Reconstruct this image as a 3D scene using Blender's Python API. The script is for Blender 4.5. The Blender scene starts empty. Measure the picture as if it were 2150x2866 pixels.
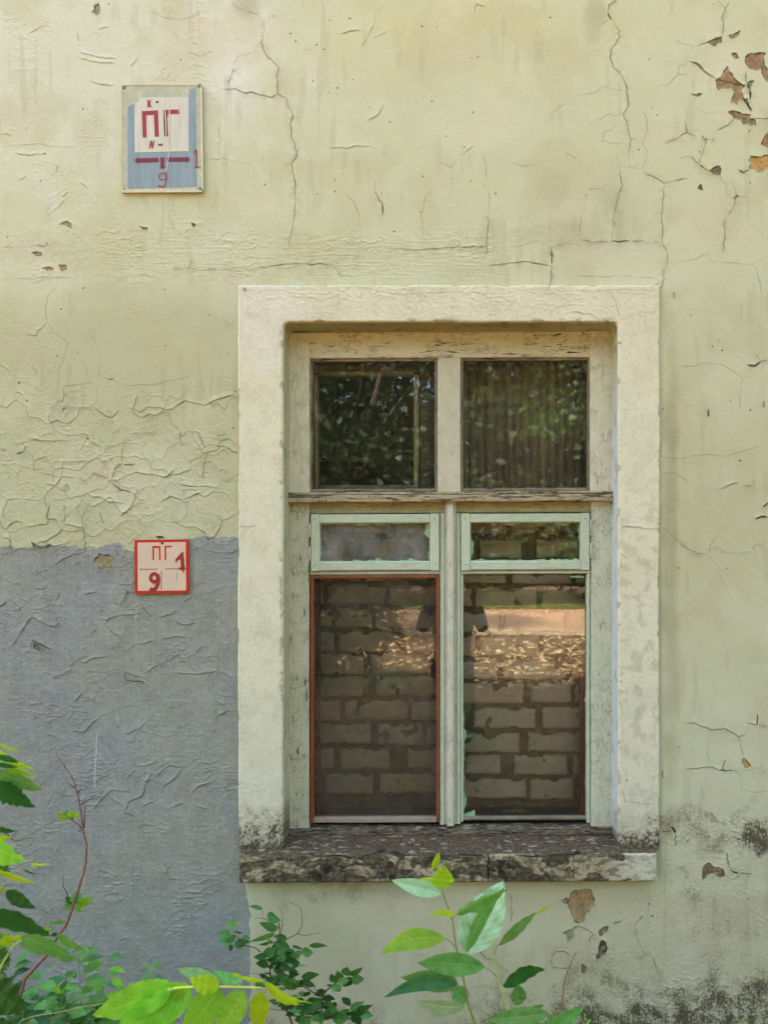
import bpy, bmesh, math, random
import numpy as np
from mathutils import Vector, Matrix, noise as mnoise
random.seed(7)
R = math.radians
sc = bpy.context.scene
COL = sc.collection

# ------------------------------------------------------------------ camera, sky, sun, exposure
S = 0.00135            # metres per photograph pixel on the wall plane
D = 3.0                # camera to wall
CX, CY = 1260.0, 1600.0   # photograph pixel the optical axis goes through
X0W, ZGW = 1075.0, 2900.0
CAMX, CAMZ = (CX-X0W)*S, (ZGW-CY)*S

def P(X, Y, y=0.0):
    """photograph pixel -> world point at depth y behind the wall face"""
    k = (D+y)/D
    return Vector((CAMX+(X-CX)*S*k, y, CAMZ-(Y-CY)*S*k))
def PD(X, Y, dist):
    return P(X, Y, dist-D)

cam_d = bpy.data.cameras.new('camera'); cam = bpy.data.objects.new('camera', cam_d); COL.objects.link(cam)
cam.location = (CAMX, -D, CAMZ); cam.rotation_euler = (R(90), 0, 0)
cam_d.sensor_fit = 'VERTICAL'; cam_d.sensor_height = 36.0; cam_d.sensor_width = 27.0
cam_d.lens = 36.0*D/(2866*S)
cam_d.shift_x = (1075-CX)/2866.0
cam_d.shift_y = -(1433-CY)/2866.0
cam_d.clip_start = 0.05; cam_d.clip_end = 600
cam_d.dof.use_dof = True; cam_d.dof.focus_distance = D+0.02; cam_d.dof.aperture_fstop = 6.0
sc.camera = cam

SUN_EL, SUN_AZ = 44.0, -22.0      # sun stands behind the building, so this face is in open shade
w = bpy.data.worlds.new('World'); sc.world = w; w.use_nodes = True
nt = w.node_tree; nt.nodes.clear()
sky = nt.nodes.new('ShaderNodeTexSky'); sky.sky_type = 'NISHITA'; sky.sun_disc = False
sky.sun_elevation = R(SUN_EL); sky.sun_rotation = R(SUN_AZ)
sky.air_density = 1.0; sky.dust_density = 6.0; sky.ozone_density = 0.3
bg = nt.nodes.new('ShaderNodeBackground'); bg.inputs[1].default_value = 0.15
wo = nt.nodes.new('ShaderNodeOutputWorld')
nt.links.new(sky.outputs[0], bg.inputs[0]); nt.links.new(bg.outputs[0], wo.inputs[0])
sd = bpy.data.lights.new('sun', 'SUN'); sd.energy = 4.0; sd.angle = R(0.5); sd.color = (1.0, 0.93, 0.82)
so = bpy.data.objects.new('sun', sd); COL.objects.link(so)
az, el = R(SUN_AZ), R(SUN_EL)
sdir = Vector((math.sin(az)*math.cos(el), math.cos(az)*math.cos(el), math.sin(el)))
so.rotation_euler = (-sdir).to_track_quat('-Z', 'Y').to_euler()
so.location = sdir*30
sc.view_settings.view_transform = 'Standard'; sc.view_settings.look = 'None'
sc.view_settings.exposure = 3.14; sc.view_settings.gamma = 1.0
sc.cycles.max_bounces = 8; sc.cycles.transparent_max_bounces = 16
sc.cycles.diffuse_bounces = 3; sc.cycles.glossy_bounces = 3; sc.cycles.transmission_bounces = 4
sc.cycles.caustics_reflective = False; sc.cycles.caustics_refractive = False
sc.cycles.use_denoising = True

# ------------------------------------------------------------------ helpers
def lin(c):
    a = np.asarray(c, dtype=np.float32)/255.0
    return np.where(a <= 0.04045, a/12.92, ((a+0.055)/1.055)**2.4).astype(np.float32)
def lc(r, g, b): return tuple(float(v) for v in lin((r, g, b)))+(1.0,)

def tag(o, label=None, cat=None, group=None, kind=None):
    if label: o['label'] = label
    if cat: o['category'] = cat
    if group: o['group'] = group
    if kind: o['kind'] = kind
    return o
def empty(name, loc, label, cat, group=None):
    o = bpy.data.objects.new(name, None); COL.objects.link(o); o.location = loc; o.empty_display_size = 0.05
    return tag(o, label, cat, group)
def link(name, me, mat, parent=None):
    o = bpy.data.objects.new(name, me); COL.objects.link(o)
    if mat is not None and not me.materials: me.materials.append(mat)
    if parent is not None:
        o.parent = parent
        m = Matrix.Translation(parent_world(parent)).inverted()
        o.matrix_parent_inverse = m
    return o
def parent_world(o):
    v = Vector(o.location)
    return v      # every parent here is either an Empty with only a location or a mesh at the origin
def mesh_from(name, verts, faces, smooth=False):
    me = bpy.data.meshes.new(name); me.from_pydata([tuple(v) for v in verts], [], faces); me.update()
    if smooth: me.polygons.foreach_set('use_smooth', [True]*len(me.polygons))
    return me

class MB:
    def __init__(s): s.v = []; s.f = []; s.uv = []
    def add(s, vs, fs, uvs=None):
        n = len(s.v); s.v += [tuple(v) for v in vs]; s.f += [tuple(i+n for i in f) for f in fs]
        s.uv += uvs if uvs else [(0, 0)]*len(vs)
    def tube(s, pts, r0, r1=None, n=6):
        r1 = r0 if r1 is None else r1
        vs = []; fs = []; m = len(pts); pts = [Vector(p) for p in pts]
        for i, p in enumerate(pts):
            t = (pts[min(i+1, m-1)]-pts[max(i-1, 0)]).normalized()
            a = t.cross(Vector((0.3, 1, 0.1))).normalized(); b = t.cross(a)
            r = r0+(r1-r0)*i/max(1, m-1)
            for k in range(n):
                an = 2*math.pi*k/n; vs.append(p+a*math.cos(an)*r+b*math.sin(an)*r)
        for i in range(m-1):
            for k in range(n):
                k2 = (k+1) % n; fs.append((i*n+k, i*n+k2, (i+1)*n+k2, (i+1)*n+k))
        fs.append(tuple(range(n-1, -1, -1))); fs.append(tuple((m-1)*n+k for k in range(n)))
        s.add(vs, fs)
    def box(s, lo, hi):
        (a, b, c), (d, e, f) = lo, hi
        s.add([(a,b,c),(d,b,c),(d,e,c),(a,e,c),(a,b,f),(d,b,f),(d,e,f),(a,e,f)],
              [(0,3,2,1),(4,5,6,7),(0,1,5,4),(1,2,6,5),(2,3,7,6),(3,0,4,7)])
    def build(s, name, mat, parent=None, smooth=True):
        me = mesh_from(name, s.v, s.f, smooth)
        if any(u != (0, 0) for u in s.uv):
            l = me.uv_layers.new(name='UVMap'); idx = np.empty(len(me.loops), dtype=np.int32)
            me.loops.foreach_get('vertex_index', idx)
            l.data.foreach_set('uv', np.asarray(s.uv, dtype=np.float32)[idx].ravel())
        return link(name, me, mat, parent)

def grid_mesh(name, pts, col=None, msk=None, keep=None, flip=False):
    """pts: (n, m, 3) float array -> smooth quad grid mesh with optional colour and mask attributes"""
    n, m, _ = pts.shape
    me = bpy.data.meshes.new(name)
    idx = np.arange(n*m, dtype=np.int32).reshape(n, m)
    q = np.stack([idx[:-1, :-1], idx[1:, :-1], idx[1:, 1:], idx[:-1, 1:]], axis=-1)
    if flip: q = q[..., ::-1]
    q = q[keep] if keep is not None else q.reshape(-1, 4)
    q = q.reshape(-1, 4)
    used = np.zeros(n*m, dtype=bool); used[q.ravel()] = True
    remap = np.cumsum(used).astype(np.int32)-1
    q = remap[q]
    V = pts.reshape(-1, 3)[used].astype(np.float32)
    me.vertices.add(len(V)); me.vertices.foreach_set('co', V.ravel())
    me.loops.add(q.size); me.loops.foreach_set('vertex_index', np.ascontiguousarray(q.ravel()))
    me.polygons.add(len(q)); me.polygons.foreach_set('loop_start', np.arange(0, q.size, 4, dtype=np.int32))
    me.polygons.foreach_set('use_smooth', np.ones(len(q), dtype=bool))
    me.update(calc_edges=True)
    if col is not None:
        a = me.attributes.new('paint', 'FLOAT_COLOR', 'POINT')
        c = np.ones((len(V), 4), dtype=np.float32); c[:, :3] = col.reshape(-1, 3)[used]
        a.data.foreach_set('color', c.ravel())
    if msk is not None:
        a = me.attributes.new('worn', 'FLOAT', 'POINT')
        a.data.foreach_set('value', np.ascontiguousarray(msk.reshape(-1)[used].astype(np.float32)))
    return me

# gradient noise on arrays
_rng = np.random.default_rng(11)
_ANG = (_rng.random(65536)*2*np.pi).astype(np.float32)
_GC, _GS = np.cos(_ANG), np.sin(_ANG)
_RND = _rng.random(65536).astype(np.float32)
def _h(xi, yi, seed): return ((xi*73856093) ^ (yi*19349663) ^ (seed*83492791)) & 65535
def pn(X, Y, c, seed=0, cy=None):
    x = X/c; y = Y/(cy or c)
    xf = np.floor(x); yf = np.floor(y); xi = xf.astype(np.int64); yi = yf.astype(np.int64)
    fx = (x-xf).astype(np.float32); fy = (y-yf).astype(np.float32)
    u = fx*fx*fx*(fx*(fx*6-15)+10); v = fy*fy*fy*(fy*(fy*6-15)+10)
    def g(dx, dy):
        h = _h(xi+dx, yi+dy, seed); return _GC[h]*(fx-dx)+_GS[h]*(fy-dy)
    a = g(0, 0); b = g(1, 0); c0 = g(0, 1); d = g(1, 1)
    return ((a+(b-a)*u)*(1-v)+(c0+(d-c0)*u)*v)*1.5
def fb(X, Y, c, seed, o=3, cy=None, gain=0.5):
    r = 0; a = 1.0
    for i in range(o):
        r = r+a*pn(X, Y, c/2**i, seed+i*17, (cy/2**i) if cy else None); a *= gain
    return r
def ss(a, b, x):
    t = np.clip((x-a)/(b-a), 0, 1); return t*t*(3-2*t)
def worley(X, Y, c, seed, cy=None):
    cy = cy or c
    x = X/c; y = Y/cy; xi = np.floor(x).astype(np.int64); yi = np.floor(y).astype(np.int64)
    F1 = np.full(X.shape, 9.0, dtype=np.float32); F2 = F1.copy(); I1 = np.zeros(X.shape, dtype=np.int64); I2 = I1.copy()
    DX = np.zeros(X.shape, dtype=np.float32); DY = DX.copy()
    for dx in (-1, 0, 1):
        for dy in (-1, 0, 1):
            h = _h(xi+dx, yi+dy, seed)
            ddx = (x-(xi+dx+_RND[h])).astype(np.float32); ddy = (y-(yi+dy+_RND[(h*7+13) & 65535])).astype(np.float32)
            d = np.sqrt(ddx*ddx+ddy*ddy)
            c1 = d < F1; c2 = (~c1) & (d < F2)
            F2 = np.where(c1, F1, np.where(c2, d, F2)); I2 = np.where(c1, I1, np.where(c2, h, I2))
            F1 = np.where(c1, d, F1); I1 = np.where(c1, h, I1); DX = np.where(c1, ddx, DX); DY = np.where(c1, ddy, DY)
    return F1, F2, I1, I2, DX, DY

# ------------------------------------------------------------------ node materials
def newmat(name):
    m = bpy.data.materials.new(name); m.use_nodes = True
    nt = m.node_tree; b = nt.nodes['Principled BSDF']
    return m, nt, b
def N(nt, t, **kw):
    n = nt.nodes.new(t)
    for k, v in kw.items(): setattr(n, k, v)
    return n
def mixc(nt, fac, a, b, mode='MIX'):
    n = N(nt, 'ShaderNodeMix', data_type='RGBA', blend_type=mode)
    for i, s in ((0, fac), (6, a), (7, b)):
        if hasattr(s, 'is_output'): nt.links.new(s, n.inputs[i])
        else: n.inputs[i].default_value = s
    return n.outputs[2]
def ramp(nt, src, p0, p1, c0=(0,0,0,1), c1=(1,1,1,1)):
    r = N(nt, 'ShaderNodeValToRGB'); r.color_ramp.elements[0].position = p0; r.color_ramp.elements[1].position = p1
    r.color_ramp.elements[0].color = c0; r.color_ramp.elements[1].color = c1
    nt.links.new(src, r.inputs[0]); return r.outputs[0]
def mapped(nt, scale, coord='Object'):
    tc = N(nt, 'ShaderNodeTexCoord'); mp = N(nt, 'ShaderNodeMapping'); mp.inputs['Scale'].default_value = scale
    nt.links.new(tc.outputs[coord], mp.inputs[0]); return mp.outputs[0]
def noise_t(nt, vec, scale, detail=4, rough=0.55, dist=0.0):
    n = N(nt, 'ShaderNodeTexNoise'); n.inputs['Scale'].default_value = scale; n.inputs['Detail'].default_value = detail
    n.inputs['Roughness'].default_value = rough; n.inputs['Distortion'].default_value = dist
    nt.links.new(vec, n.inputs['Vector']); return n.outputs['Fac']
def bump(nt, b, src, strength, dist):
    n = N(nt, 'ShaderNodeBump'); n.inputs['Strength'].default_value = strength; n.inputs['Distance'].default_value = dist
    nt.links.new(src, n.inputs['Height']); nt.links.new(n.outputs[0], b.inputs['Normal']); return n
def mathn(nt, op, a, b=None, c=None):
    n = N(nt, 'ShaderNodeMath', operation=op)
    for i, s in enumerate((a, b, c)):
        if s is None: continue
        if hasattr(s, 'is_output'): nt.links.new(s, n.inputs[i])
        else: n.inputs[i].default_value = s
    return n.outputs[0]

def mat_plaster(name, bumpd=0.0012, speck=0.5):
    m, nt, b = newmat(name)
    at = N(nt, 'ShaderNodeAttribute', attribute_name='paint')
    wn = N(nt, 'ShaderNodeAttribute', attribute_name='worn')
    v = mapped(nt, (1, 1, 1))
    n1 = noise_t(nt, v, 220, 5, 0.65); n2 = noise_t(nt, v, 700, 3, 0.6)
    c = mixc(nt, ramp(nt, n1, 0.3, 0.72), at.outputs['Color'], mixc(nt, 1.0, at.outputs['Color'], (0.86, 0.85, 0.82, 1), 'MULTIPLY'))
    sp = ramp(nt, n2, 0.66, 0.74)
    c = mixc(nt, mathn(nt, 'MULTIPLY', sp, mathn(nt, 'MULTIPLY_ADD', wn.outputs['Fac'], 0.5, 0.08*speck)), c, (0.05, 0.045, 0.03, 1))
    nt.links.new(c, b.inputs['Base Color']); b.inputs['Roughness'].default_value = 0.82
    b.inputs['Specular IOR Level'].default_value = 0.25
    hgt = mathn(nt, 'ADD', mathn(nt, 'MULTIPLY', n1, 1.0), mathn(nt, 'MULTIPLY', n2, 0.35))
    bump(nt, b, hgt, 0.55, bumpd)
    return m

def mat_wood(name, paint, paint2, chip, grain, crack=0.55, chips=0.5, rough=0.55, dirt=0.25):
    """old oil paint on wood: fine craquelure, flakes off to bare wood along the grain"""
    m, nt, b = newmat(name)
    sc_ = {'v': (1, 1, 0.12), 'h': (0.12, 1, 1)}[grain]
    v = mapped(nt, sc_); v1 = mapped(nt, (1, 1, 1))
    tone = noise_t(nt, v1, 9, 4, 0.6)
    c = mixc(nt, ramp(nt, tone, 0.35, 0.65), paint, paint2)
    g = noise_t(nt, v, 160, 5, 0.6, 0.3)
    c = mixc(nt, ramp(nt, g, 0.35, 0.8), c, mixc(nt, 1.0, c, (0.78, 0.76, 0.7, 1), 'MULTIPLY'))
    vo = N(nt, 'ShaderNodeTexVoronoi', feature='DISTANCE_TO_EDGE')
    vsc = {'v': (1, 1, 0.45), 'h': (0.45, 1, 1)}[grain]
    vv = mapped(nt, vsc); vo.inputs['Scale'].default_value = 62
    dn = N(nt, 'ShaderNodeTexNoise'); dn.inputs['Scale'].default_value = 30; nt.links.new(vv, dn.inputs['Vector'])
    vm = N(nt, 'ShaderNodeVectorMath', operation='MULTIPLY_ADD'); vm.inputs[1].default_value = (0.02, 0.02, 0.02)
    nt.links.new(dn.outputs['Color'], vm.inputs[0]); nt.links.new(vv, vm.inputs[2]); nt.links.new(vm.outputs[0], vo.inputs['Vector'])
    where = ramp(nt, noise_t(nt, v1, 14, 3, 0.6), 0.45, 0.6)
    line = ramp(nt, vo.outputs['Distance'], 0.012, 0.05, (1,1,1,1), (0,0,0,1))
    line = mathn(nt, 'MULTIPLY', mathn(nt, 'MULTIPLY', line, where), crack)
    c = mixc(nt, line, c, (0.06, 0.05, 0.03, 1))
    ch = noise_t(nt, v, 75, 6, 0.7, 0.4)
    lo = 0.72-0.12*chips
    chm = ramp(nt, ch, lo, lo+0.025)
    c = mixc(nt, chm, c, chip)
    dm = ramp(nt, noise_t(nt, v1, 28, 6, 0.7), 0.5, 0.75)
    c = mixc(nt, mathn(nt, 'MULTIPLY', dm, dirt), c, (0.09, 0.075, 0.04, 1))
    nt.links.new(c, b.inputs['Base Color']); b.inputs['Roughness'].default_value = rough
    b.inputs['Specular IOR Level'].default_value = 0.3
    hh = mathn(nt, 'SUBTRACT', mathn(nt, 'MULTIPLY', g, 0.5), mathn(nt, 'ADD', mathn(nt, 'MULTIPLY', line, 1.2), mathn(nt, 'MULTIPLY', chm, 0.9)))
    bump(nt, b, hh, 0.8, 0.0013)
    return m

def mat_plain(name, col, rough=0.6, var=0.15, nscale=60, bumpd=0.0, spec=0.4, metallic=0.0, stretch=(1,1,1)):
    m, nt, b = newmat(name)
    v = mapped(nt, stretch); n = noise_t(nt, v, nscale, 5, 0.6)
    dk = tuple(c*(1-var) for c in col[:3])+(1,); lt = tuple(min(1, c*(1+var)) for c in col[:3])+(1,)
    nt.links.new(ramp(nt, n, 0.3, 0.7, dk, lt), b.inputs['Base Color'])
    b.inputs['Roughness'].default_value = rough; b.inputs['Specular IOR Level'].default_value = spec; b.inputs['Metallic'].default_value = metallic
    if bumpd: bump(nt, b, n, 0.6, bumpd)
    return m

def mat_glass(name, dust=0.10, dust_col=(0.30, 0.27, 0.22, 1), refl=1.0, wav=0.00002, streak=1.0, tint=(0.97, 0.97, 0.94, 1)):
    m = bpy.data.materials.new(name); m.use_nodes = True; nt = m.node_tree; nt.nodes.clear()
    out = N(nt, 'ShaderNodeOutputMaterial')
    tr = N(nt, 'ShaderNodeBsdfTransparent'); tr.inputs[0].default_value = tint
    gl = N(nt, 'ShaderNodeBsdfGlossy'); gl.inputs['Roughness'].default_value = 0.0; gl.inputs['Color'].default_value = (1, 1, 1, 1)
    fr = N(nt, 'ShaderNodeFresnel'); fr.inputs[0].default_value = 1.52
    v = mapped(nt, (1, 1, 1)); wn = noise_t(nt, v, 5, 2, 0.5)
    bp = N(nt, 'ShaderNodeBump'); bp.inputs['Strength'].default_value = 1.0; bp.inputs['Distance'].default_value = wav*10
    nt.links.new(wn, bp.inputs['Height']); nt.links.new(bp.outputs[0], gl.inputs['Normal'])
    mx = N(nt, 'ShaderNodeMixShader'); nt.links.new(mathn(nt, 'MULTIPLY', fr.outputs[0], refl), mx.inputs[0])
    nt.links.new(tr.outputs[0], mx.inputs[1]); nt.links.new(gl.outputs[0], mx.inputs[2])
    df = N(nt, 'ShaderNodeBsdfDiffuse'); df.inputs[0].default_value = dust_col
    n1 = noise_t(nt, v, 7, 6, 0.65); n2 = noise_t(nt, mapped(nt, (1, 1, 0.08)), 90, 5, 0.7); n3 = noise_t(nt, v, 160, 3, 0.6)
    d = mathn(nt, 'MULTIPLY', ramp(nt, n1, 0.3, 0.75), dust)
    d = mathn(nt, 'ADD', d, mathn(nt, 'MULTIPLY', ramp(nt, n2, 0.6, 0.72), dust*0.8*streak))
    d = mathn(nt, 'ADD', d, mathn(nt, 'MULTIPLY', ramp(nt, n3, 0.70, 0.76), dust*2.2))
    m2 = N(nt, 'ShaderNodeMixShader'); nt.links.new(d, m2.inputs[0]); nt.links.new(mx.outputs[0], m2.inputs[1]); nt.links.new(df.outputs[0], m2.inputs[2])
    nt.links.new(m2.outputs[0], out.inputs[0]); return m

def mat_leaf(name, col, col2, trans=0.45, vein=0.25, gloss=0.35):
    m = bpy.data.materials.new(name); m.use_nodes = True; nt = m.node_tree; b = nt.nodes['Principled BSDF']; out = nt.nodes['Material Output']
    uv = N(nt, 'ShaderNodeUVMap'); sp = N(nt, 'ShaderNodeSeparateXYZ'); nt.links.new(uv.outputs[0], sp.inputs[0])
    av = mathn(nt, 'ABSOLUTE', sp.outputs[1])
    fr = mathn(nt, 'FRACT', mathn(nt, 'MULTIPLY_ADD', sp.outputs[0], 9.0, mathn(nt, 'MULTIPLY', av, -2.2)))
    lat = ramp(nt, fr, 0.0, 0.16, (1,1,1,1), (0,0,0,1)); mid = ramp(nt, av, 0.02, 0.07, (1,1,1,1), (0,0,0,1))
    vm = mathn(nt, 'MAXIMUM', lat, mid)
    v = mapped(nt, (1, 1, 1)); n = noise_t(nt, v, 35, 4, 0.6)
    c = mixc(nt, ramp(nt, n, 0.35, 0.65), col, col2)
    oi = N(nt, 'ShaderNodeObjectInfo'); hs = N(nt, 'ShaderNodeHueSaturation')
    nt.links.new(mathn(nt, 'MULTIPLY_ADD', oi.outputs['Random'], 0.035, 0.482), hs.inputs['Hue']); nt.links.new(mathn(nt, 'MULTIPLY_ADD', oi.outputs['Random'], 0.36, 0.80), hs.inputs['Value'])
    nt.links.new(c, hs.inputs['Color']); c = hs.outputs[0]
    sp_ = ramp(nt, noise_t(nt, v, 130, 4, 0.7), 0.70, 0.74); c = mixc(nt, mathn(nt, 'MULTIPLY', sp_, 0.7), c, (0.13, 0.09, 0.03, 1))
    c = mixc(nt, mathn(nt, 'MULTIPLY', vm, vein), c, tuple(min(1, x*1.7+0.03) for x in col2[:3])+(1,))
    nt.links.new(c, b.inputs['Base Color']); b.inputs['Roughness'].default_value = gloss; b.inputs['Specular IOR Level'].default_value = 0.45
    bump(nt, b, mathn(nt, 'SUBTRACT', fr, mathn(nt, 'MULTIPLY', mid, 1.0)), 0.35, 0.0012)
    tl = N(nt, 'ShaderNodeBsdfTranslucent'); nt.links.new(mixc(nt, 0.4, c, tuple(x for x in (col2[0]*1.5, col2[1]*1.35, col2[2]*0.4))+(1,)), tl.inputs[0])
    mx = N(nt, 'ShaderNodeMixShader'); mx.inputs[0].default_value = trans
    nt.links.new(b.outputs[0], mx.inputs[1]); nt.links.new(tl.outputs[0], mx.inputs[2]); nt.links.new(mx.outputs[0], out.inputs[0])
    return m
#@@STRUCTURE@@
# ------------------------------------------------------------------ plaster damage, drawn in wall coordinates (photograph pixels on the wall plane)
G = 1.65
XA, XB, YA, YB = -130.0, 2290.0, -130.0, 2960.0
gx = np.arange(XA, XB, G, dtype=np.float32); gy = np.arange(YA, YB, G, dtype=np.float32)
GX, GY = np.meshgrid(gx, gy, indexing='ij')
hC = np.zeros_like(GX)     # relief in mm
halo = np.zeros_like(GX)   # dirt drawn into the paint beside a crack
dk = np.zeros_like(GX)     # crack dirt, with groove shadow painted in as colour 0..1
chA = np.zeros_like(GX)    # paint gone 0..1
chC = np.zeros(GX.shape+(3,), dtype=np.float32)

def jag(pts, amp, rnd):
    out = [pts[0]]
    for a, b in zip(pts[:-1], pts[1:]):
        L = math.hypot(b[0]-a[0], b[1]-a[1]); n = max(1, int(L/9)); nx, ny = -(b[1]-a[1])/(L+1e-6), (b[0]-a[0])/(L+1e-6)
        for k in range(1, n):
            t = k/n; j = rnd.uniform(-amp, amp); out.append((a[0]+(b[0]-a[0])*t+nx*j, a[1]+(b[1]-a[1])*t+ny*j))
        out.append(b)
    return out
def crack(pts, kind, rnd):
    width, dark, lift, side = {'f': (1.0, 0.30, 0.35, 0), 'm': (1.1, 0.55, 1.0, rnd.choice((-1, 1, 1))), 'd': (2.8, 1.0, 2.4, rnd.choice((-1, 1, 1))),
                               'r': (1.1, 0.30, 1.7, rnd.choice((-1, 1, 1, 1))), 'g': (1.6, 0.9, 1.0, 0)}[kind]
    pts = jag(pts, 1.8, rnd)
    PAD = 26; n = len(pts)-1
    tot = n
    xs = [p[0] for p in pts]; ys = [p[1] for p in pts]
    i0 = max(0, int((min(xs)-PAD-XA)/G)); i1 = min(GX.shape[0], int((max(xs)+PAD-XA)/G)+1)
    j0 = max(0, int((min(ys)-PAD-YA)/G)); j1 = min(GX.shape[1], int((max(ys)+PAD-YA)/G)+1)
    if i0 >= i1 or j0 >= j1: return
    best = np.full((i1-i0, j1-j0), 1e9, dtype=np.float32); sg = np.zeros_like(best); tt = np.zeros_like(best)
    for k in range(n):
        (ax, ay), (bx, by) = pts[k], pts[k+1]
        a0 = max(i0, int((min(ax, bx)-PAD-XA)/G)); a1 = min(i1, int((max(ax, bx)+PAD-XA)/G)+1)
        b0 = max(j0, int((min(ay, by)-PAD-YA)/G)); b1 = min(j1, int((max(ay, by)+PAD-YA)/G)+1)
        if a0 >= a1 or b0 >= b1: continue
        X = GX[a0:a1, b0:b1]; Y = GY[a0:a1, b0:b1]
        dx, dy = bx-ax, by-ay; L2 = dx*dx+dy*dy+1e-6
        t = np.clip(((X-ax)*dx+(Y-ay)*dy)/L2, 0, 1)
        ex = X-(ax+t*dx); ey = Y-(ay+t*dy); d = np.sqrt(ex*ex+ey*ey)
        sl = (slice(a0-i0, a1-i0), slice(b0-j0, b1-j0)); bb = best[sl]; c = d < bb
        # 'side' +1: the piece above the crack (smaller Y)
        s_ = np.sign(dx*(Y-ay)-dy*(X-ax)); s_ = s_*(1 if dx >= 0 else -1)
        best[sl] = np.where(c, d, bb); sg[sl] = np.where(c, -s_, sg[sl]); tt[sl] = np.where(c, (k+t)/tot, tt[sl])
    taper = np.clip(np.minimum(tt, 1-tt)*6+0.25, 0, 1)
    wl = width*(0.55+0.9*np.abs(pn(GX[i0:i1, j0:j1], GY[i0:i1, j0:j1], 38, 5)))
    line = (1-ss(wl*0.6*taper, wl*taper+1.3, best))
    sl = (slice(i0, i1), slice(j0, j1))
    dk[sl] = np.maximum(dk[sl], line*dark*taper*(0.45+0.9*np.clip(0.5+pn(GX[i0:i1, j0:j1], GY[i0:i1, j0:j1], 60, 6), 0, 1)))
    if kind in 'mgd': halo[sl] = np.maximum(halo[sl], np.exp(-best/11.0)*taper*0.32)
    prof = np.exp(-best/6.5)
    if side == 0:
        hC[sl] += lift*prof*taper*0.8-line*lift*1.4
    else:
        up = ss(-0.6, 0.6, sg*side*best)
        hC[sl] += lift*taper*prof*(0.5+1.0*np.clip(0.5+pn(GX[i0:i1, j0:j1], GY[i0:i1, j0:j1], 45, 8), 0, 1))*(up*1.3-(1-up)*0.15)
def chip(pts, rgb, depth, rnd, soft=3.0, edge=1.0):
    pts = jag(pts+[pts[0]], 4.5, rnd)
    xs = [p[0] for p in pts]; ys = [p[1] for p in pts]; PAD = 22
    i0 = max(0, int((min(xs)-PAD-XA)/G)); i1 = min(GX.shape[0], int((max(xs)+PAD-XA)/G)+1)
    j0 = max(0, int((min(ys)-PAD-YA)/G)); j1 = min(GX.shape[1], int((max(ys)+PAD-YA)/G)+1)
    X = GX[i0:i1, j0:j1]; Y = GY[i0:i1, j0:j1]
    ins = np.zeros(X.shape, dtype=bool); dm = np.full(X.shape, 1e9, dtype=np.float32)
    for (ax, ay), (bx, by) in zip(pts[:-1], pts[1:]):
        c = ((ay > Y) != (by > Y)) & (X < (bx-ax)*(Y-ay)/(by-ay+1e-9)+ax); ins ^= c
        dx, dy = bx-ax, by-ay; L2 = dx*dx+dy*dy+1e-6
        t = np.clip(((X-ax)*dx+(Y-ay)*dy)/L2, 0, 1)
        dm = np.minimum(dm, np.hypot(X-(ax+t*dx), Y-(ay+t*dy)))
    sd_ = np.where(ins, dm, -dm)
    a = ss(-0.6, 1.2, sd_); edge = edge*1.6; sl = (slice(i0, i1), slice(j0, j1))
    hC[sl] += -depth*1.5*a+a*0.5*pn(X, Y, 12, 36)+edge*(1-a)*np.exp(-dm/7.0)
    rim = (1-ss(0.8, 2.6, dm))*0.75*ss(-0.3, 0.5, pn(X, Y, 14, 77)+0.1)
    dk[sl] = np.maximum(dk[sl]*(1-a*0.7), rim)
    base = lin(rgb)[None, None, :]*(1+0.30*fb(X, Y, 9, 31, 2)[..., None]+0.25*fb(X, Y, 30, 32, 2)[..., None])
    base = base*(1-0.5*(ss(1, 3, dm)*(1-ss(4, 9, dm))*ss(-.3, .2, pn(X, Y, 20, 35)))[..., None])+lin((188, 176, 138))*0.5*(ss(1, 3, dm)*(1-ss(4, 9, dm))*ss(-.3, .2, pn(X, Y, 20, 35)))[..., None]
    chC[sl] = np.where(a[..., None] > chA[sl][..., None], base, chC[sl]); chA[sl] = np.maximum(chA[sl], a)

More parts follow.
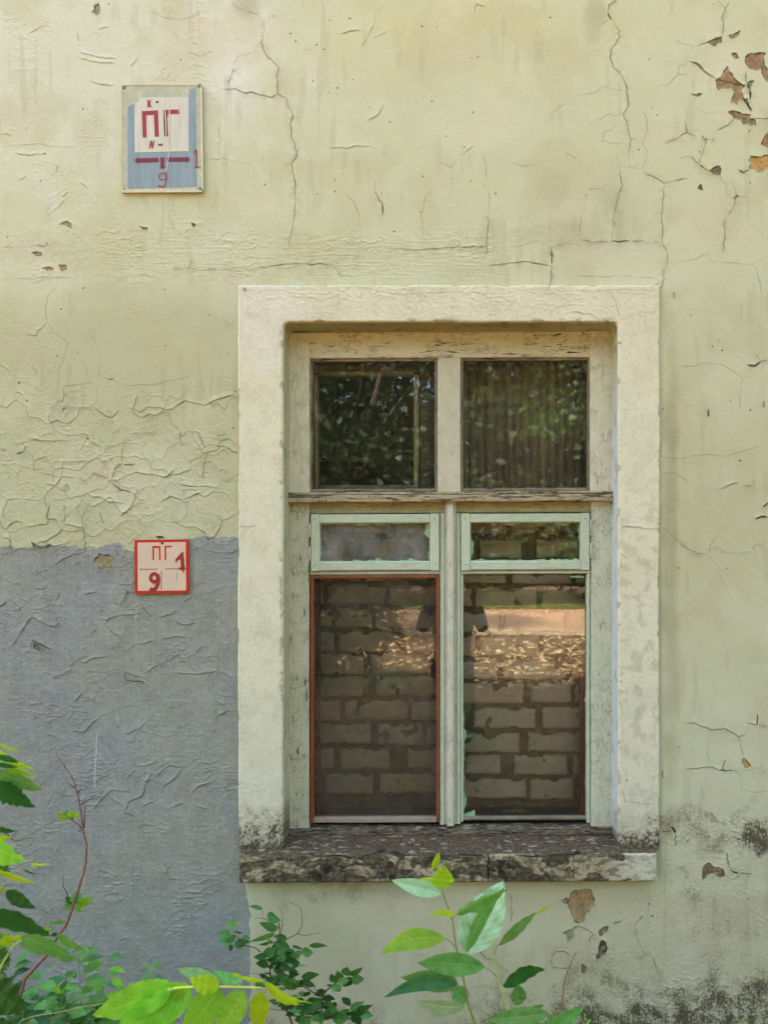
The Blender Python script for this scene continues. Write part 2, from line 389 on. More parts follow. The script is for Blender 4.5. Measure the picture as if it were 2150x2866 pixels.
# one line per crack: kind, then x,y pairs; each block gives its own origin and scale
DAMAGE = [
(700, 0, .434, """
m 60 95 85 130 92 190 70 270 100 350 185 435 172 500 175 600 232 630 250 690 275 745 258 800 265 870 300 975 297 1010 265 1055 290 1170 290 1300 275 1440 255 1540 250 1655
m -1 595 60 612 135 628 175 600
f -40 30 0 75 60 95
f 60 1018 150 1020 245 1060 265 1055
r 590 215 660 200 710 195
r 790 245 850 225 880 205
r 860 675 825 740 760 775
r 885 910 850 990
r 520 950 640 955 690 940 790 948
g 805 1220 830 1290 850 1305 858 1360 850 1400
f 805 1170 805 1220
f 850 1400 835 1440
f 610 1250 660 1290 685 1340 705 1390 690 1460
f 1115 1600 1115 1500 1105 1400 1130 1270 1180 1220
m 1528 1659 1528 1560 1540 1380
f 1540 1380 1545 1240 1490 1170
m 850 1595 960 1608 1090 1612 1280 1598 1520 1590 1540 1575 1570 1590
f 690 1605 850 1595
f 1490 960 1525 1080 1520 1180
f 1200 1052 1250 1052 1290 1085 1350 1020
r 115 110 135 90 180 105
r 800 150 815 60 860 35
r 720 300 790 180 800 150
r 1380 990 1440 940
r 340 320 400 310
r 1450 80 1460 30 1510 45"""),
(0, 0, .434, """
f 1480 0 1530 50 1659 95
m 1440 575 1510 570 1570 600 1620 592 1659 600
m 1470 550 1490 480 1515 440
f 1500 420 1540 360 1600 345 1645 330
f 960 70 1060 115 1150 130 1250 105 1290 80 1380 70
r 1110 195 1160 250
r 500 210 505 270
f 1200 330 1290 362 1380 325
r 1505 230 1560 262 1620 270
f 0 940 80 935 250 925 300 940 390 950 485 960 490 940
r 120 1160 165 1135
r 350 1050 370 1080 360 1110
f 1320 1030 1400 1030 1440 1022 1560 1055 1659 1040
f 1415 780 1410 1010
f 0 1600 150 1600 240 1585 290 1590
m 240 1585 295 1590 305 1560
r 1040 60 1070 40
r 0 860 40 860 60 880
r 190 210 240 180
r 640 190 700 175
r 500 370 620 400 740 410
r 510 340 640 370 750 380
r 330 1380 420 1290
r 400 1270 435 1240
r 520 1180 555 1210
r 840 430 890 370
r 570 520 640 545 730 550
r 590 660 640 640 700 660
r 1090 1400 1120 1470
r 100 985 180 1000 290 990"""),
(1430, 0, .434, """
m 690 0 635 30 628 80
g 628 80 650 125
m 650 125 700 190 703 235 650 320 645 365 662 435 725 495 745 550 757 640 757 685 728 735 755 810 775 900 772 935 760 1000 772 1080
f 635 120 590 155 555 185
f 728 735 680 750 635 735 570 770 495 810
f 750 590 660 578 610 562 540 600 445 610 390 660 310 690 250 750
f 610 562 655 515
f 680 800 650 840 600 855 590 910 660 925 730 930
f 840 700 870 740 880 800 878 860 848 925 880 975 875 1040 852 1085 860 1110
m 860 1110 920 1135 990 1180 1050 1165 1140 1150
f 700 1080 775 1078 850 1092
f 690 990 700 1080
m 700 1080 718 1190 685 1290 665 1390 662 1480 648 1555
m 990 1180 985 1280 975 1380 982 1480 980 1560 1010 1620 1015 1659
f 0 1595 60 1590 165 1560 260 1585
m 260 1585 380 1570 455 1545 520 1562 650 1558
g 650 1558 770 1555
m 770 1555 850 1550 880 1562 980 1562
m 260 1655 258 1585
f 258 1585 250 1440 270 1380
f 455 1545 445 1470 455 1390
f 430 1030 345 985
m 1415 0 1385 60 1365 120 1375 180 1362 240
g 1362 240 1280 270 1200 300
f 1200 300 1130 285 1060 260
f 1330 0 1385 60
f 890 615 950 580 950 550 1000 552 1040 525 1080 480 1085 430 1160 395
d 1160 395 1200 410 1250 460 1320 505
d 1320 505 1420 530 1500 555
f 1080 480 1140 483
d 1520 540 1545 600 1545 650
m 1520 470 1515 540
d 1500 640 1530 680 1555 720
m 1550 770 1659 765 1680 850
m 1330 845 1400 810 1445 770
m 1120 780 1140 855 1060 900 990 930
m 1140 855 1200 888
d 1230 870 1250 900 1270 895
m 1250 900 1320 900
m 1265 905 1240 990 1215 1060
f 1090 1025 1160 1010
m 1160 1010 1215 1060
d 1215 1060 1260 1095 1300 1105 1350 1070
m 1355 1100 1355 1150 1385 1185
g 1470 1095 1500 1115 1540 1095
f 1430 1160 1450 1230 1455 1265
g 1440 1290 1460 1260 1475 1275
m 1455 1265 1440 1330 1375 1440 1385 1520 1370 1640
f 1420 1275 1530 1270
f 1220 1655 1275 1630 1290 1659
f 0 1055 100 1075 180 1060 220 1045
f 500 1220 600 1215 640 1185"""),
(0, 0, 1.296, """
m 375 580 520 583
m 520 583 620 570 715 570 740 600
f 1367 745 1367 745
m 1050 575 1130 565 1195 575
g 1193 545 1192 570
m 1192 570 1190 610 1180 632
f 740 600 780 625 860 640 980 635 1110 640
f 905 610 912 680
f 620 645 700 650"""),
(0, 700, .434, """
f 375 190 370 230 310 290 295 380 305 470 340 535 420 578 440 600 405 720 380 770 300 800 260 880
r 300 470 245 520 235 555 165 545
f 620 825 730 833 760 860 850 880 880 868 1000 872 1110 840 1200 820 1265 785
g 700 833 735 835
r 200 740 245 790
r 265 972 400 1000 520 1012 600 1008
m 600 1008 640 1045 715 1082 770 1030
r 840 1020 905 1045 945 1012 1030 1015 1070 1035 1110 1025 1190 972 1310 1002 1470 940 1535 948
r 885 940 855 1030
f 1170 885 1190 970
r 160 1205 200 1215 270 1230 430 1230 480 1215
r 150 1225 155 1290
m 155 1290 205 1325 215 1360 215 1420
g 100 1315 155 1300
m 215 1360 300 1330
r 645 1315 700 1250 725 1170 790 1135 830 1175 970 1170 1040 1130
r 820 1190 785 1280 785 1370
m 785 1370 745 1400 715 1490
r 1165 1165 1165 1260
r 1240 1170 1285 1180
m 1285 1180 1305 1240 1320 1270
m 1395 1200 1460 1185
r 1385 1260 1460 1270 1500 1300 1535 1305
m 1340 1290 1310 1400 1305 1480
r 275 1435 390 1465 490 1465
m 490 1465 540 1490 600 1440 710 1480
r 410 1360 395 1465 360 1515 290 1510
r 320 1370 350 1355 490 1355 560 1350
g 720 1505 780 1550 850 1560
r 850 1560 915 1630
r 720 1500 820 1450 880 1432 1000 1450 1070 1465 1140 1400
g 795 1385 870 1383
r 550 1570 600 1595 650 1595 700 1625 785 1632
r 1140 1500 1220 1522 1330 1520 1400 1530
r 1030 1640 1100 1585 1180 1612 1290 1560
f 0 190 150 185 300 180 480 185
r 1430 430 1480 480 1530 435
m 1110 130 1220 118
m 1220 118 1240 60
r 0 740 60 780
r 0 1275 40 1290
r 1050 1560 1100 1480
f 400 880 500 870 600 860
r 410 890 405 1060
r 100 915 150 935"""),
(0, 1400, .434, """
r 165 170 225 165
m 225 165 305 155 315 20
r 50 165 110 135 155 150
r 410 155 470 165 545 180
m 545 180 545 340
m 640 75 665 155
r 665 155 730 165 820 122 880 125 945 180 1005 120
r 780 100 830 60 900 28
m 580 5 545 80 525 160
r 415 20 415 155
d 205 270 240 298 295 295 315 270
r 1005 120 1100 110 1170 125 1215 160
r 30 240 60 250
m 60 250 80 340 85 355
r 545 340 470 350 400 380 360 410
m 1545 165 1600 175 1659 165
d 830 570 800 640 770 680
r 770 680 735 655
r 645 770 690 775 740 750 820 738 870 738 920 725
r 690 775 680 810 730 850 770 890
f 850 760 780 920 700 990
r 780 985 820 970 870 930 940 925 985 905
g 195 960 215 905 300 950 345 965
r 405 935 440 950 450 1000 490 1055
r 515 1040 550 1050 600 1020 650 1015 690 1005
r 800 1105 910 1145
g 800 1160 850 1170 905 1170 940 1190
m 800 1105 810 1160
r 945 1115 1010 1065
r 1110 760 1150 795 1190 805 1260 790
m 900 635 920 690 970 750
r 1030 755 1110 735 1130 710
f 1230 640 1290 610 1380 590 1430 570
r 1310 720 1400 740 1480 780
r 75 945 150 830 210 745
r 210 745 260 785 320 810 365 818
r 365 818 370 740
r 470 1490 545 1495 600 1430 640 1400
r 740 1410 755 1470
r 940 1435 900 1475 810 1505
r 1410 1390 1460 1358 1520 1362
m 1400 1295 1450 1330
r 530 1245 490 1295
r 1040 900 1110 880 1200 885
r 590 860 620 830
r 360 650 380 590
r 0 690 40 660
r 80 650 130 700
r 230 570 280 570 290 560
r 540 610 620 590
r 310 1510 360 1530
r 450 1080 390 1120 330 1140
f 640 1400 720 1370
r 1190 650 1240 620
r 1090 1110 1180 1120 1280 1120 1400 1100"""),
(0, 2060, .4858, """
r 220 280 270 240 330 205
r 375 270 340 370
r 530 430 600 350 640 310 730 320
r 720 440 740 380 820 340 840 280 880 200
r 630 350 700 395
r 940 295 1010 240 1060 180
r 1060 180 970 170 890 240
r 1100 340 1140 290 1210 265
g 720 445 775 465
r 990 410 1060 385
r 1080 900 1200 905
r 990 960 1020 960
r 390 345 410 345
r 1130 400 1190 420
r 950 720 980 820 1050 830
r 830 400 880 380
r 690 1180 730 1160"""),
(1600, 700, .4519, """
f 600 90 700 70 780 50 845 20 870 0
f 845 20 880 75 1000 75 1110 92 1217 45
f 1110 92 1150 110 1170 200 1185 280
m 600 0 600 80 575 110 570 190 550 260
m 340 245 480 245 540 205 570 185
f 640 715 700 725 760 720 820 700 930 710 1000 750 1060 795 1130 780
f 1060 795 1045 880 1045 990
d 1090 710 1140 718 1175 690
m 1140 650 1175 690 1217 680
g 1195 930 1195 975
f 560 1380 640 1385 700 1420 760 1448
f 555 1280 680 1295 760 1275 860 1270 960 1280 1100 1235 1217 1210
r 920 1480 1000 1445 1035 1440
r 1060 1450 1110 1450 1140 1410
m 570 1720 610 1745 640 1790 740 1860 790 1880 850 1885
f 850 1885 900 1950 960 2100
f 850 1885 860 1830 920 1740
r 860 1840 900 1835 960 1870 1030 1862 1120 1860
f 1120 1860 1140 1830 1217 1815
d 1140 1665 1180 1648 1217 1655
d 1190 1590 1217 1565
m 300 1715 420 1720 460 1728 543 1727
f 300 1000 430 995
m 0 395 100 405 165 440 170 455
f 230 260 270 340 295 430
f 300 445 390 405
f 400 395 500 398 525 380
f 0 160 280 165
f 300 160 530 175
g 640 260 640 300
g 848 985 848 1035
r 120 1640 180 1690
r 300 1880 340 1910"""),
(1600, 2000, .3915, """
m 815 55 885 60 940 85 1010 112 1100 97 1200 160 1250 130
f 1200 160 1220 250 1225 310
m 1285 378 1340 385 1405 415
m 815 385 880 385 1000 372 1070 400
g 1060 400 1160 402
m 1160 395 1225 438
m 1070 400 1105 320
f 975 150 975 300 1000 360
g 1330 0 1335 75
m 1335 75 1260 60
m 1340 80 1405 85
f 1215 450 1215 530 1310 560 1405 548
f 935 540 940 600 975 620
m 1000 700 1050 765 1095 770
m 910 965 1000 970 1110 985
g 1110 985 1130 1100
d 1130 1100 1160 1125 1200 1135
m 1200 1135 1290 1140
m 650 835 720 830
d 715 800 745 845
m 745 845 745 940
m 770 1095 815 1080
d 220 1600 250 1660 240 1700
m 240 1700 170 1740
g 300 1490 360 1475
m 0 1520 60 1510 155 1560
m 455 1500 510 1430
m 455 1500 470 1600 520 1700 590 1740 620 1840 660 1920
m 150 1560 155 1610
f 340 600 440 620 520 635 600 630
g 655 400 658 455
m 820 910 845 890
m 380 620 365 520
r 540 830 600 830"""),
(1050, 2300, .3918, """
m 950 500 980 560 975 720
m 760 810 750 920 790 970 850 985 930 1040 960 1100
m 1255 980 1290 925 1350 920 1400 960
m 1250 1030 1290 1040 1400 1045
m 1255 980 1270 1020
g 1530 860 1550 810
r 290 930 350 945
r 720 1160 760 1150 900 1190"""),
]
CHIPS = [
(1430, 0, .434, """
150 124 86 1.8 1512 375 1550 345 1600 342 1645 345 1638 420 1659 470 1690 500 1690 560 1640 520 1620 440 1580 460 1525 430
156 130 90 1.8 1348 505 1375 460 1400 430 1440 500 1510 555 1490 590 1500 650 1460 675 1425 660 1445 600 1420 570 1380 570 1340 580 1320 520
138 118 82 1.8 1400 720 1430 715 1545 740 1545 765 1580 775 1580 810 1500 805 1480 775 1440 765
158 126 80 1.8 1700 840 1640 880 1615 935 1659 950 1700 960
190 152 80 1.8 1550 1010 1659 1005 1720 1005 1720 1090 1659 1090 1620 1112 1540 1085
128 116 78 1.2 1275 270 1362 238 1360 272 1300 295
120 112 76 1.4 1285 1110 1350 1070 1358 1125 1340 1130
150 142 102 .8 1410 225 1480 200 1470 235 1412 250
118 108 74 1.2 1215 1195 1230 1190 1238 1228 1210 1215
118 108 74 1.2 1172 608 1240 606 1200 628
150 130 80 1.2 1425 345 1455 345 1475 380 1440 380
126 112 72 1.4 1520 540 1570 525 1545 560 1545 600
126 100 62 1.2 1500 650 1525 640 1535 670 1515 668"""),
(0, 0, .434, """
150 142 104 1.2 600 85 590 78 605 60 610 35 635 28 645 60 640 90 620 98
150 142 104 1.2 385 1450 430 1430 465 1445 460 1472 430 1455
105 98 66 1.4 1235 1440 1268 1450 1248 1464
160 152 116 .8 895 1460 950 1470 950 1490 920 1480"""),
(0, 700, .434, """
165 148 96 1.2 275 118 300 110 340 118 345 135 310 135
165 140 84 1.2 375 100 425 98 428 125 400 135
62 58 42 1.6 1570 255 1595 265 1590 280
150 142 100 1.0 205 20 240 12 270 20 268 35 230 38
60 54 36 1.2 530 250 545 240 540 255"""),
(0, 1400, .434, """
152 140 104 1.6 600 400 640 345 700 350 730 370 720 440 670 460 630 420
120 104 62 1.6 1010 235 1050 232 1065 250 1030 248
112 116 108 1.4 210 960 220 915 300 950 330 965 260 975
120 112 80 1.2 205 270 240 300 300 298 320 285 350 300 290 305 225 300"""),
(1600, 2000, .3915, """
182 150 82 1.4 1225 315 1245 315 1285 378 1240 388
132 112 84 1.8 945 1090 990 1060 1030 1095 1085 1105 1098 1165 1010 1140 940 1175
132 128 84 1.0 200 1540 260 1510 240 1560 200 1580
120 112 72 1.4 220 1610 245 1655 235 1700 175 1740 200 1700
168 140 86 1.2 860 2140 880 2110 910 2095 900 2120 880 2140"""),
(1050, 2300, .3918, """
168 140 96 1.2 1375 560 1400 510 1490 480 1540 485 1570 600 1520 640 1490 715 1420 710 1385 610
160 134 90 1.0 1330 560 1370 535 1385 575 1350 575
142 142 92 1.0 1345 790 1430 750 1420 800 1380 850 1370 800
96 86 56 1.6 1620 840 1655 870 1640 930 1580 975
90 84 56 1.6 1475 1015 1520 1045 1480 1080"""),
]
PITS = [(700, 0, .434, "405 520 565 566 505 595 770 692 903 787 1172 650 1437 725 1383 948 1263 878 258 212 292 262 428 287 473 317 513 130 643 118 1430 376 1470 370 930 1492 1115 1138 1110 170 430 1253 545 1163 92 1190 1205 178 1425 1170 1585 1248 1100 1366 665 513 1070 662 850 1250 545 1235"),
        (0, 0, .434, "1162 384 533 704 165 825 230 660 258 1165 285 990 700 30 45 1530 1190 1082"),
        (0, 700, .434, "1066 617 500 667 395 382 367 682 1062 257 1348 422 120 857 170 973 1515 912 1470 668 560 1215 1505 1150"),
        (1430, 0, .434, "255 117 825 965 895 380 945 742 915 692 1220 980 1540 847 485 1262 1545 1180 1310 27"),
        (1600, 700, .4519, "742 403 918 560 567 988 1045 1305 965 1972 665 1970 1110 992 875 598 935 622 985 935"),
        (1600, 2000, .3915, "770 235 985 875 1238 1280 1265 1320 1112 1475 555 1355 580 1440 230 92 245 175 388 460 830 1640")]
rnd = random.Random(5)
for ox, oy, s, txt in DAMAGE:
    for ln in txt.strip().splitlines():
        t = ln.split(); a = [float(v) for v in t[1:]]
        pts = [(ox+a[i]*s, oy+a[i+1]*s) for i in range(0, len(a), 2)]
        if len(pts) > 1 and pts[0] != pts[1]: crack(pts, t[0], rnd)
for ox, oy, s, txt in CHIPS:
    for ln in txt.strip().splitlines():
        a = [float(v) for v in ln.split()]
        chip([(ox+a[i]*s, oy+a[i+1]*s) for i in range(4, len(a), 2)], a[:3], a[3], rnd)
for ox, oy, s, txt in PITS:
    a = [float(v) for v in txt.split()]
    for i in range(0, len(a), 2):
        x, y, r = ox+a[i]*s, oy+a[i+1]*s, rnd.uniform(2.0, 3.6)
        i0, j0 = int((x-XA)/G), int((y-YA)/G); sl = (slice(i0-6, i0+7), slice(j0-6, j0+7))
        d = np.hypot((GX[sl]-x)*rnd.uniform(.6, 1.1), GY[sl]-y); k = 1-ss(r*0.4, r, d)
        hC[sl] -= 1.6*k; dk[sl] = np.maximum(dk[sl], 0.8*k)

# paint films lifting into plates: strong on the left above the grey dado, weaker on the grey and at the right
def seg(v, a, b, f): return ss(a-f, a+f, v)*(1-ss(b-f, b+f, v))
leftband = seg(GY, 1130, 1540, 60)*(1-ss(640, 690, GX))
leftup = seg(GY, 820, 1130, 60)*(1-ss(640, 690, GX))*0.35
greyz = ss(1500, 1560, GY)*(1-ss(660, 700, GX))*0.45*(1-0.6*ss(2100, 2500, GY))
rightz = ss(1860, 1960, GX)*(0.30*seg(GY, 60, 700, 80)+0.16*seg(GY, 900, 2300, 80))
topl = (1-ss(600, 760, GX))*(1-ss(560, 700, GY))*0.22
WT = np.clip(leftband+leftup+greyz+rightz+topl, 0, 1)
wx = GX+26*fb(GX, GY, 70, 201, 2); wy = GY+26*fb(GX, GY, 70, 303, 2)
F1, F2, I1, I2, DXc, DYc = worley(wx, wy, 120, 9, cy=82)
edge = (F2-F1)*46
pair = _RND[(I1+I2) & 65535]
act = ss(0.42, 0.52, WT*1.15*(0.55+0.9*pair))
curl = np.exp(-edge/5.0)*(0.1+1.7*_RND[(I1*3+5) & 65535])*ss(-0.25, 0.25, DYc+0.35*DXc+0.1)
tilt = (DYc*(_RND[(I1*5+1) & 65535]-0.5)+DXc*(_RND[(I1*11+1) & 65535]-0.5))
hC += WT*act*(1.5*curl)+WT*tilt*2.2*np.clip(act+0.3, 0, 1)
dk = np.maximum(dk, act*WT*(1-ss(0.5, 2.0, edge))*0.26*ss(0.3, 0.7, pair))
# small wrinkles, roller and trowel marks
rough = np.clip(0.30+0.9*leftband+0.5*leftup+1.05*ss(1500, 1560, GY)*(1-ss(660, 700, GX))+0.75*topl*2.4+0.9*seg(GY, 640, 790, 30)*(1-ss(1350, 1500, GX))
                +0.7*ss(1500, 1900, GX)*seg(GY, 2300, 2960, 60), 0.25, 1.35)
rid = 1-np.abs(fb(GX+9*pn(GX, GY, 20, 41), GY, 46, 51, 2, cy=24)); rid2 = 1-np.abs(fb(GX, GY+6*pn(GX, GY, 14, 43), 26, 61, 2, cy=15))
patch = ss(0.10, 0.50, fb(GX, GY, 150, 71, 2))*1.5
fine = 0.85*ss(0.86, 1.0, rid)*patch+0.5*ss(0.86, 1.0, rid2)*ss(0.0, 0.3, fb(GX, GY, 90, 81, 2))
tex = 0.34*pn(GX, GY, 17, 91)+0.22*pn(GX, GY, 8, 92)+0.14*pn(GX, GY, 4.4, 95)
big = 3.6*fb(GX, GY, 560, 101, 2)+1.5*fb(GX, GY, 170, 111, 2)+0.55*pn(GX, GY, 60, 121)
scr = seg(GY, 650, 780, 26)*ss(200, 400, GX)*(1-ss(1300, 1500, GX))*0.6*pn(GX, GY, 60, 131, cy=5)
H = big*1.3+rough*(fine*1.5+tex*1.9)+scr*1.6+hC*(1.15+0.45*ss(900, 1200, GY))
del rid, rid2, wx, wy, DXc, DYc, F1, F2, curl, tilt

# paint colours
def patchmask(x, y, rx, ry, n=0.6, seed=0):
    d = np.hypot((GX-x)/rx, (GY-y)/ry); return 1-ss(0.25, 1.35, d+n*fb(GX, GY, 90, 400+seed, 5)*0.8)
cream = lin((207, 209, 165)); C = np.ones(GX.shape+(3,), dtype=np.float32)*cream
def blend(C, m, rgb):
    m = np.clip(m, 0, 1)[..., None]; return C*(1-m)+lin(rgb)*m
C = blend(C, 0.8*ss(760, 900, GY)*(1-ss(660, 690, GX)), (191, 191, 145))
C = blend(C, 0.85*patchmask(250, 140, 620, 420, seed=1), (215, 218, 188))
C = blend(C, 0.5*patchmask(640, 160, 90, 200, seed=2), (236, 234, 220))
C = blend(C, 0.45*patchmask(1300, 60, 420, 160, seed=3), (211, 206, 148))
C = blend(C, 0.55*ss(1850, 1900, GX)*ss(700, 1100, GY)*(1-ss(1500, 2200, GY)), (198, 194, 148))
C = blend(C, 0.5*ss(1860, 1900, GX)*ss(1800, 2300, GY), (208, 204, 168))
C = blend(C, 0.6*ss(2480, 2520, GY)*ss(690, 720, GX), (200, 188, 148))
C = blend(C, 0.35*ss(0.0, 0.5, fb(GX, GY, 210, 411, 4)), (196, 188, 142))
C = blend(C, 0.25*ss(0.0, 0.5, fb(GX, GY, 300, 421, 4)), (224, 218, 186))
# dull streaks and grime, and soft shade painted right of the surround
st = ss(0.05, 0.5, fb(GX, GY, 26, 431, 3, cy=260))*ss(0.0, 0.4, fb(GX, GY, 200, 441, 2))
C = blend(C, 0.16*st, (150, 142, 100))
for (x, y, rx, ry, s_, i) in [(690, 10, 40, 40, .3, 5), (1662, 40, 30, 80, .28, 6), (1555, 520, 60, 60, .14, 7), (1730, 560, 70, 60, .14, 8),
                              (1880, 1700, 24, 700, .30, 9), (1882, 1200, 22, 300, .22, 10), (1600, 660, 160, 50, .20, 11)]:  # the tall pair paints the surround's soft shade, plus weak dirt
    C = blend(C, s_*patchmask(x, y, rx, ry, seed=i), (138, 128, 84))
# grey dado
bx = np.array([-200, 0, 45, 90, 143, 226, 237, 278, 300, 330, 356, 376, 530, 577, 660, 800]); by = np.array([1531, 1530, 1531, 1528, 1528, 1526, 1540, 1534, 1522, 1520, 1544, 1540, 1503, 1500, 1501, 1501])
ytop = np.interp(gx, bx, by).astype(np.float32)[:, None]+6*pn(GX, GY, 40, 451)+4*pn(GX, GY, 13, 452)
xr = 684+16*ss(2470, 2560, GY)+5*pn(GX, GY, 26, 455)+2.5*pn(GX, GY, 7, 456)
gm = ss(-1.5, 1.5, GY-ytop)*(1-ss(-1.5, 1.5, GX-xr))
grey = np.ones(GX.shape+(3,), dtype=np.float32)*lin((153, 155, 138))
grey = grey*(1-0.5*ss(-.2, .5, fb(GX, GY, 330, 461, 3))[..., None])+lin((144, 148, 144))*0.5*ss(-.2, .5, fb(GX, GY, 330, 461, 3))[..., None]
grey *= (1+0.09*fb(GX, GY, 60, 463, 3)+0.10*pn(GX, GY, 90, 464, cy=7)*ss(-.1, .4, fb(GX, GY, 160, 465, 2))+0.05*pn(GX, GY, 8, 466, cy=140))[..., None]
gsc = ss(0.55, 0.62, fb(GX, GY, 14, 467, 3)+0.30*ss(60, 0, GY-ytop)-0.02)*0.7+0.5*ss(0.40, 0.50, fb(GX, GY, 20, 468, 4)+0.25*ss(40, 0, xr-GX)-.02)
grey = grey*(1-0.55*np.clip(gsc, 0, 1)[..., None])+lin((176, 174, 142))*0.55*np.clip(gsc, 0, 1)[..., None]
C = C*(1-gm[..., None])+grey*gm[..., None]
H += 0.35*gm
# white runs on the grey
for (x0, y0, x1, y1, wd) in [(271, 2050, 267, 2092, 1.5), (269, 2094, 263, 2204, 1.8), (381, 1700, 380, 1850, 3.5)]:
    t = np.clip((GY-y0)/(y1-y0), 0, 1); mk = (1-ss(wd*.5, wd+1.2, np.abs(GX-(x0+(x1-x0)*t))))*(GY > y0)*(GY < y1)
    C = blend(C, mk*(0.75 if wd < 3 else 0.18), (196, 197, 196)); H += 0.4*mk
# mould and splash-back
mo = ss(2540, 2880, GY)*(0.16+0.62*ss(1050, 1900, GX))+0.25*ss(2750, 2900, GY)
mo = mo*(0.45+0.55*ss(-0.35, 0.35, fb(GX, GY, 120, 471, 4)))
mo = np.maximum(mo, 0.85*patchmask(2130, 2345, 80, 60, 1.1, 21)); mo = np.maximum(mo, 0.42*patchmask(1990, 2330, 150, 75, 1.1, 22))
mo = np.maximum(mo, 0.40*patchmask(1965, 2480, 70, 50, 1.0, 23)); mo = np.maximum(mo, 0.75*patchmask(2090, 2800, 190, 60, 1.1, 24))
mo = np.maximum(mo, 0.85*patchmask(1820, 2850, 420, 42, 1.1, 25)); mo = np.maximum(mo, 0.3*patchmask(930, 2500, 190, 45, 0.9, 26))
mo = np.maximum(mo, 0.30*seg(GX, 1925, 2150, 20)*seg(GY, 2480, 2640, 40)*ss(0, .4, fb(GX, GY, 24, 475, 3, cy=160)))
mo = np.maximum(mo, 0.16*ss(1870, 2000, GX)*ss(2200, 2330, GY)); mo *= ss(690, 720, GX)*0.8+0.2
grit = 0.5+0.5*np.clip(1.3*fb(GX, GY, 7, 481, 2)+1.2*fb(GX, GY, 44, 482, 3)+0.5*fb(GX,GY,16,483,2,cy=50), -1, 1)
mm = np.clip(mo*(0.35+1.0*grit), 0, 0.93)
C = blend(C, 0.75*mm*(1-gm), (124, 110, 76)); C = blend(C, ss(0.15, 1.05, mm)*0.8, (60, 52, 34))
H += mo*1.3*fb(GX, GY, 9, 491, 3)*ss(690, 720, GX)
# soft shade with weak dirt, painted along the surround's right edge
C = blend(C, 0.30*(1-ss(0, 14, np.abs(GX-1846)))*ss(800, 1200, GY)*(1-ss(2440, 2480, GY))*(0.5+grit*0.5), (120, 106, 60))
C = blend(C, halo*ss(-.3, .4, fb(GX, GY, 24, 495, 3))*(1-0.6*gm), (150, 136, 92))
C = C*(1-chA[..., None])+chC*chA[..., None]
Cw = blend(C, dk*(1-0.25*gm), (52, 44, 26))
worn = np.clip(mo+0.3*chA, 0, 1)

def sampler(A):
    def f(X, Y):
        u = np.clip((X-XA)/G, 0, GX.shape[0]-1.001); v = np.clip((Y-YA)/G, 0, GX.shape[1]-1.001)
        i = u.astype(int); j = v.astype(int); a = u-i; b = v-j
        if A.ndim == 3: a = a[..., None]; b = b[..., None]
        return (A[i, j]*(1-a)+A[i+1, j]*a)*(1-b)+(A[i, j+1]*(1-a)+A[i+1, j+1]*a)*b
    return f
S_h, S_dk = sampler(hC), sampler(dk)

def wx_(X): return (X-X0W)*S
def wz_(Y): return (ZGW-Y)*S
house = empty('house_wall', (0, 0.3, 0), 'old cream plastered wall with cracked peeling paint and a grey painted patch low on its left', 'wall')
M_PL = mat_plaster('plaster_paint', 0.0018)
pts = np.stack([wx_(GX), -H*0.001, wz_(GY)], axis=-1)
hole = (GX > 705) & (GX < 1808) & (GY > 835) & (GY < 2440)
keep = ~(hole[:-1, :-1] & hole[1:, 1:] & hole[1:, :-1] & hole[:-1, 1:])
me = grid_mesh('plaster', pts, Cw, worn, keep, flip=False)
link('plaster', me, M_PL, house)
del pts

# the rest of the facade, outside the detailed part
M_FAC = mat_plain('facade_paint', tuple(lin((208, 201, 160))), 0.85, 0.08, 6, 0.002)
M_GREYF = mat_plain('facade_grey', tuple(lin((142, 146, 146))), 0.85, 0.06, 8, 0.002)
mb = MB()
xl, xr_ = wx_(XA)+0.01, wx_(XB)-0.01; zt, zb = wz_(YA)-0.01, wz_(YB)+0.01
mb.box((-9, 0.004, wz_(1528)), (xl, 0.30, 10.5)); mb.box((xr_, 0.004, -0.3), (9, 0.30, 10.5)); mb.box((xl, 0.004, zt), (xr_, 0.30, 10.5))
mb.build('facade', M_FAC, house, smooth=False)
mb = MB(); mb.box((-9, 0.004, -0.3), (xl, 0.30, wz_(1528))); mb.build('dado', M_GREYF, house, smooth=False)
# masonry thickness round the opening and the far walls of the room, so no light leaks in
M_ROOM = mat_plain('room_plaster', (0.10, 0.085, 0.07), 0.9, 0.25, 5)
mb = MB()
ox0, ox1, oz0, oz1 = wx_(745), wx_(1775), wz_(2405), wz_(862)
mb.box((xl, 0.03, -0.3), (ox0, 0.42, 3.9)); mb.box((ox1, 0.03, -0.3), (xr_, 0.42, 3.9))
mb.box((ox0, 0.03, oz1), (ox1, 0.42, 3.9)); mb.box((ox0, 0.03, -0.3), (ox1, 0.42, oz0))
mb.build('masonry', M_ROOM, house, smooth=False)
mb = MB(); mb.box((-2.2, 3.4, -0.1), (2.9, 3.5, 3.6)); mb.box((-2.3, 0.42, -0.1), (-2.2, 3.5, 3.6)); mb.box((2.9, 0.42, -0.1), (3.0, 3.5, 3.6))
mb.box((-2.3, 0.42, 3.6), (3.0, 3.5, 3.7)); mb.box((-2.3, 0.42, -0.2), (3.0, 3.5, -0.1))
mb.build('room', M_ROOM, house, smooth=False)

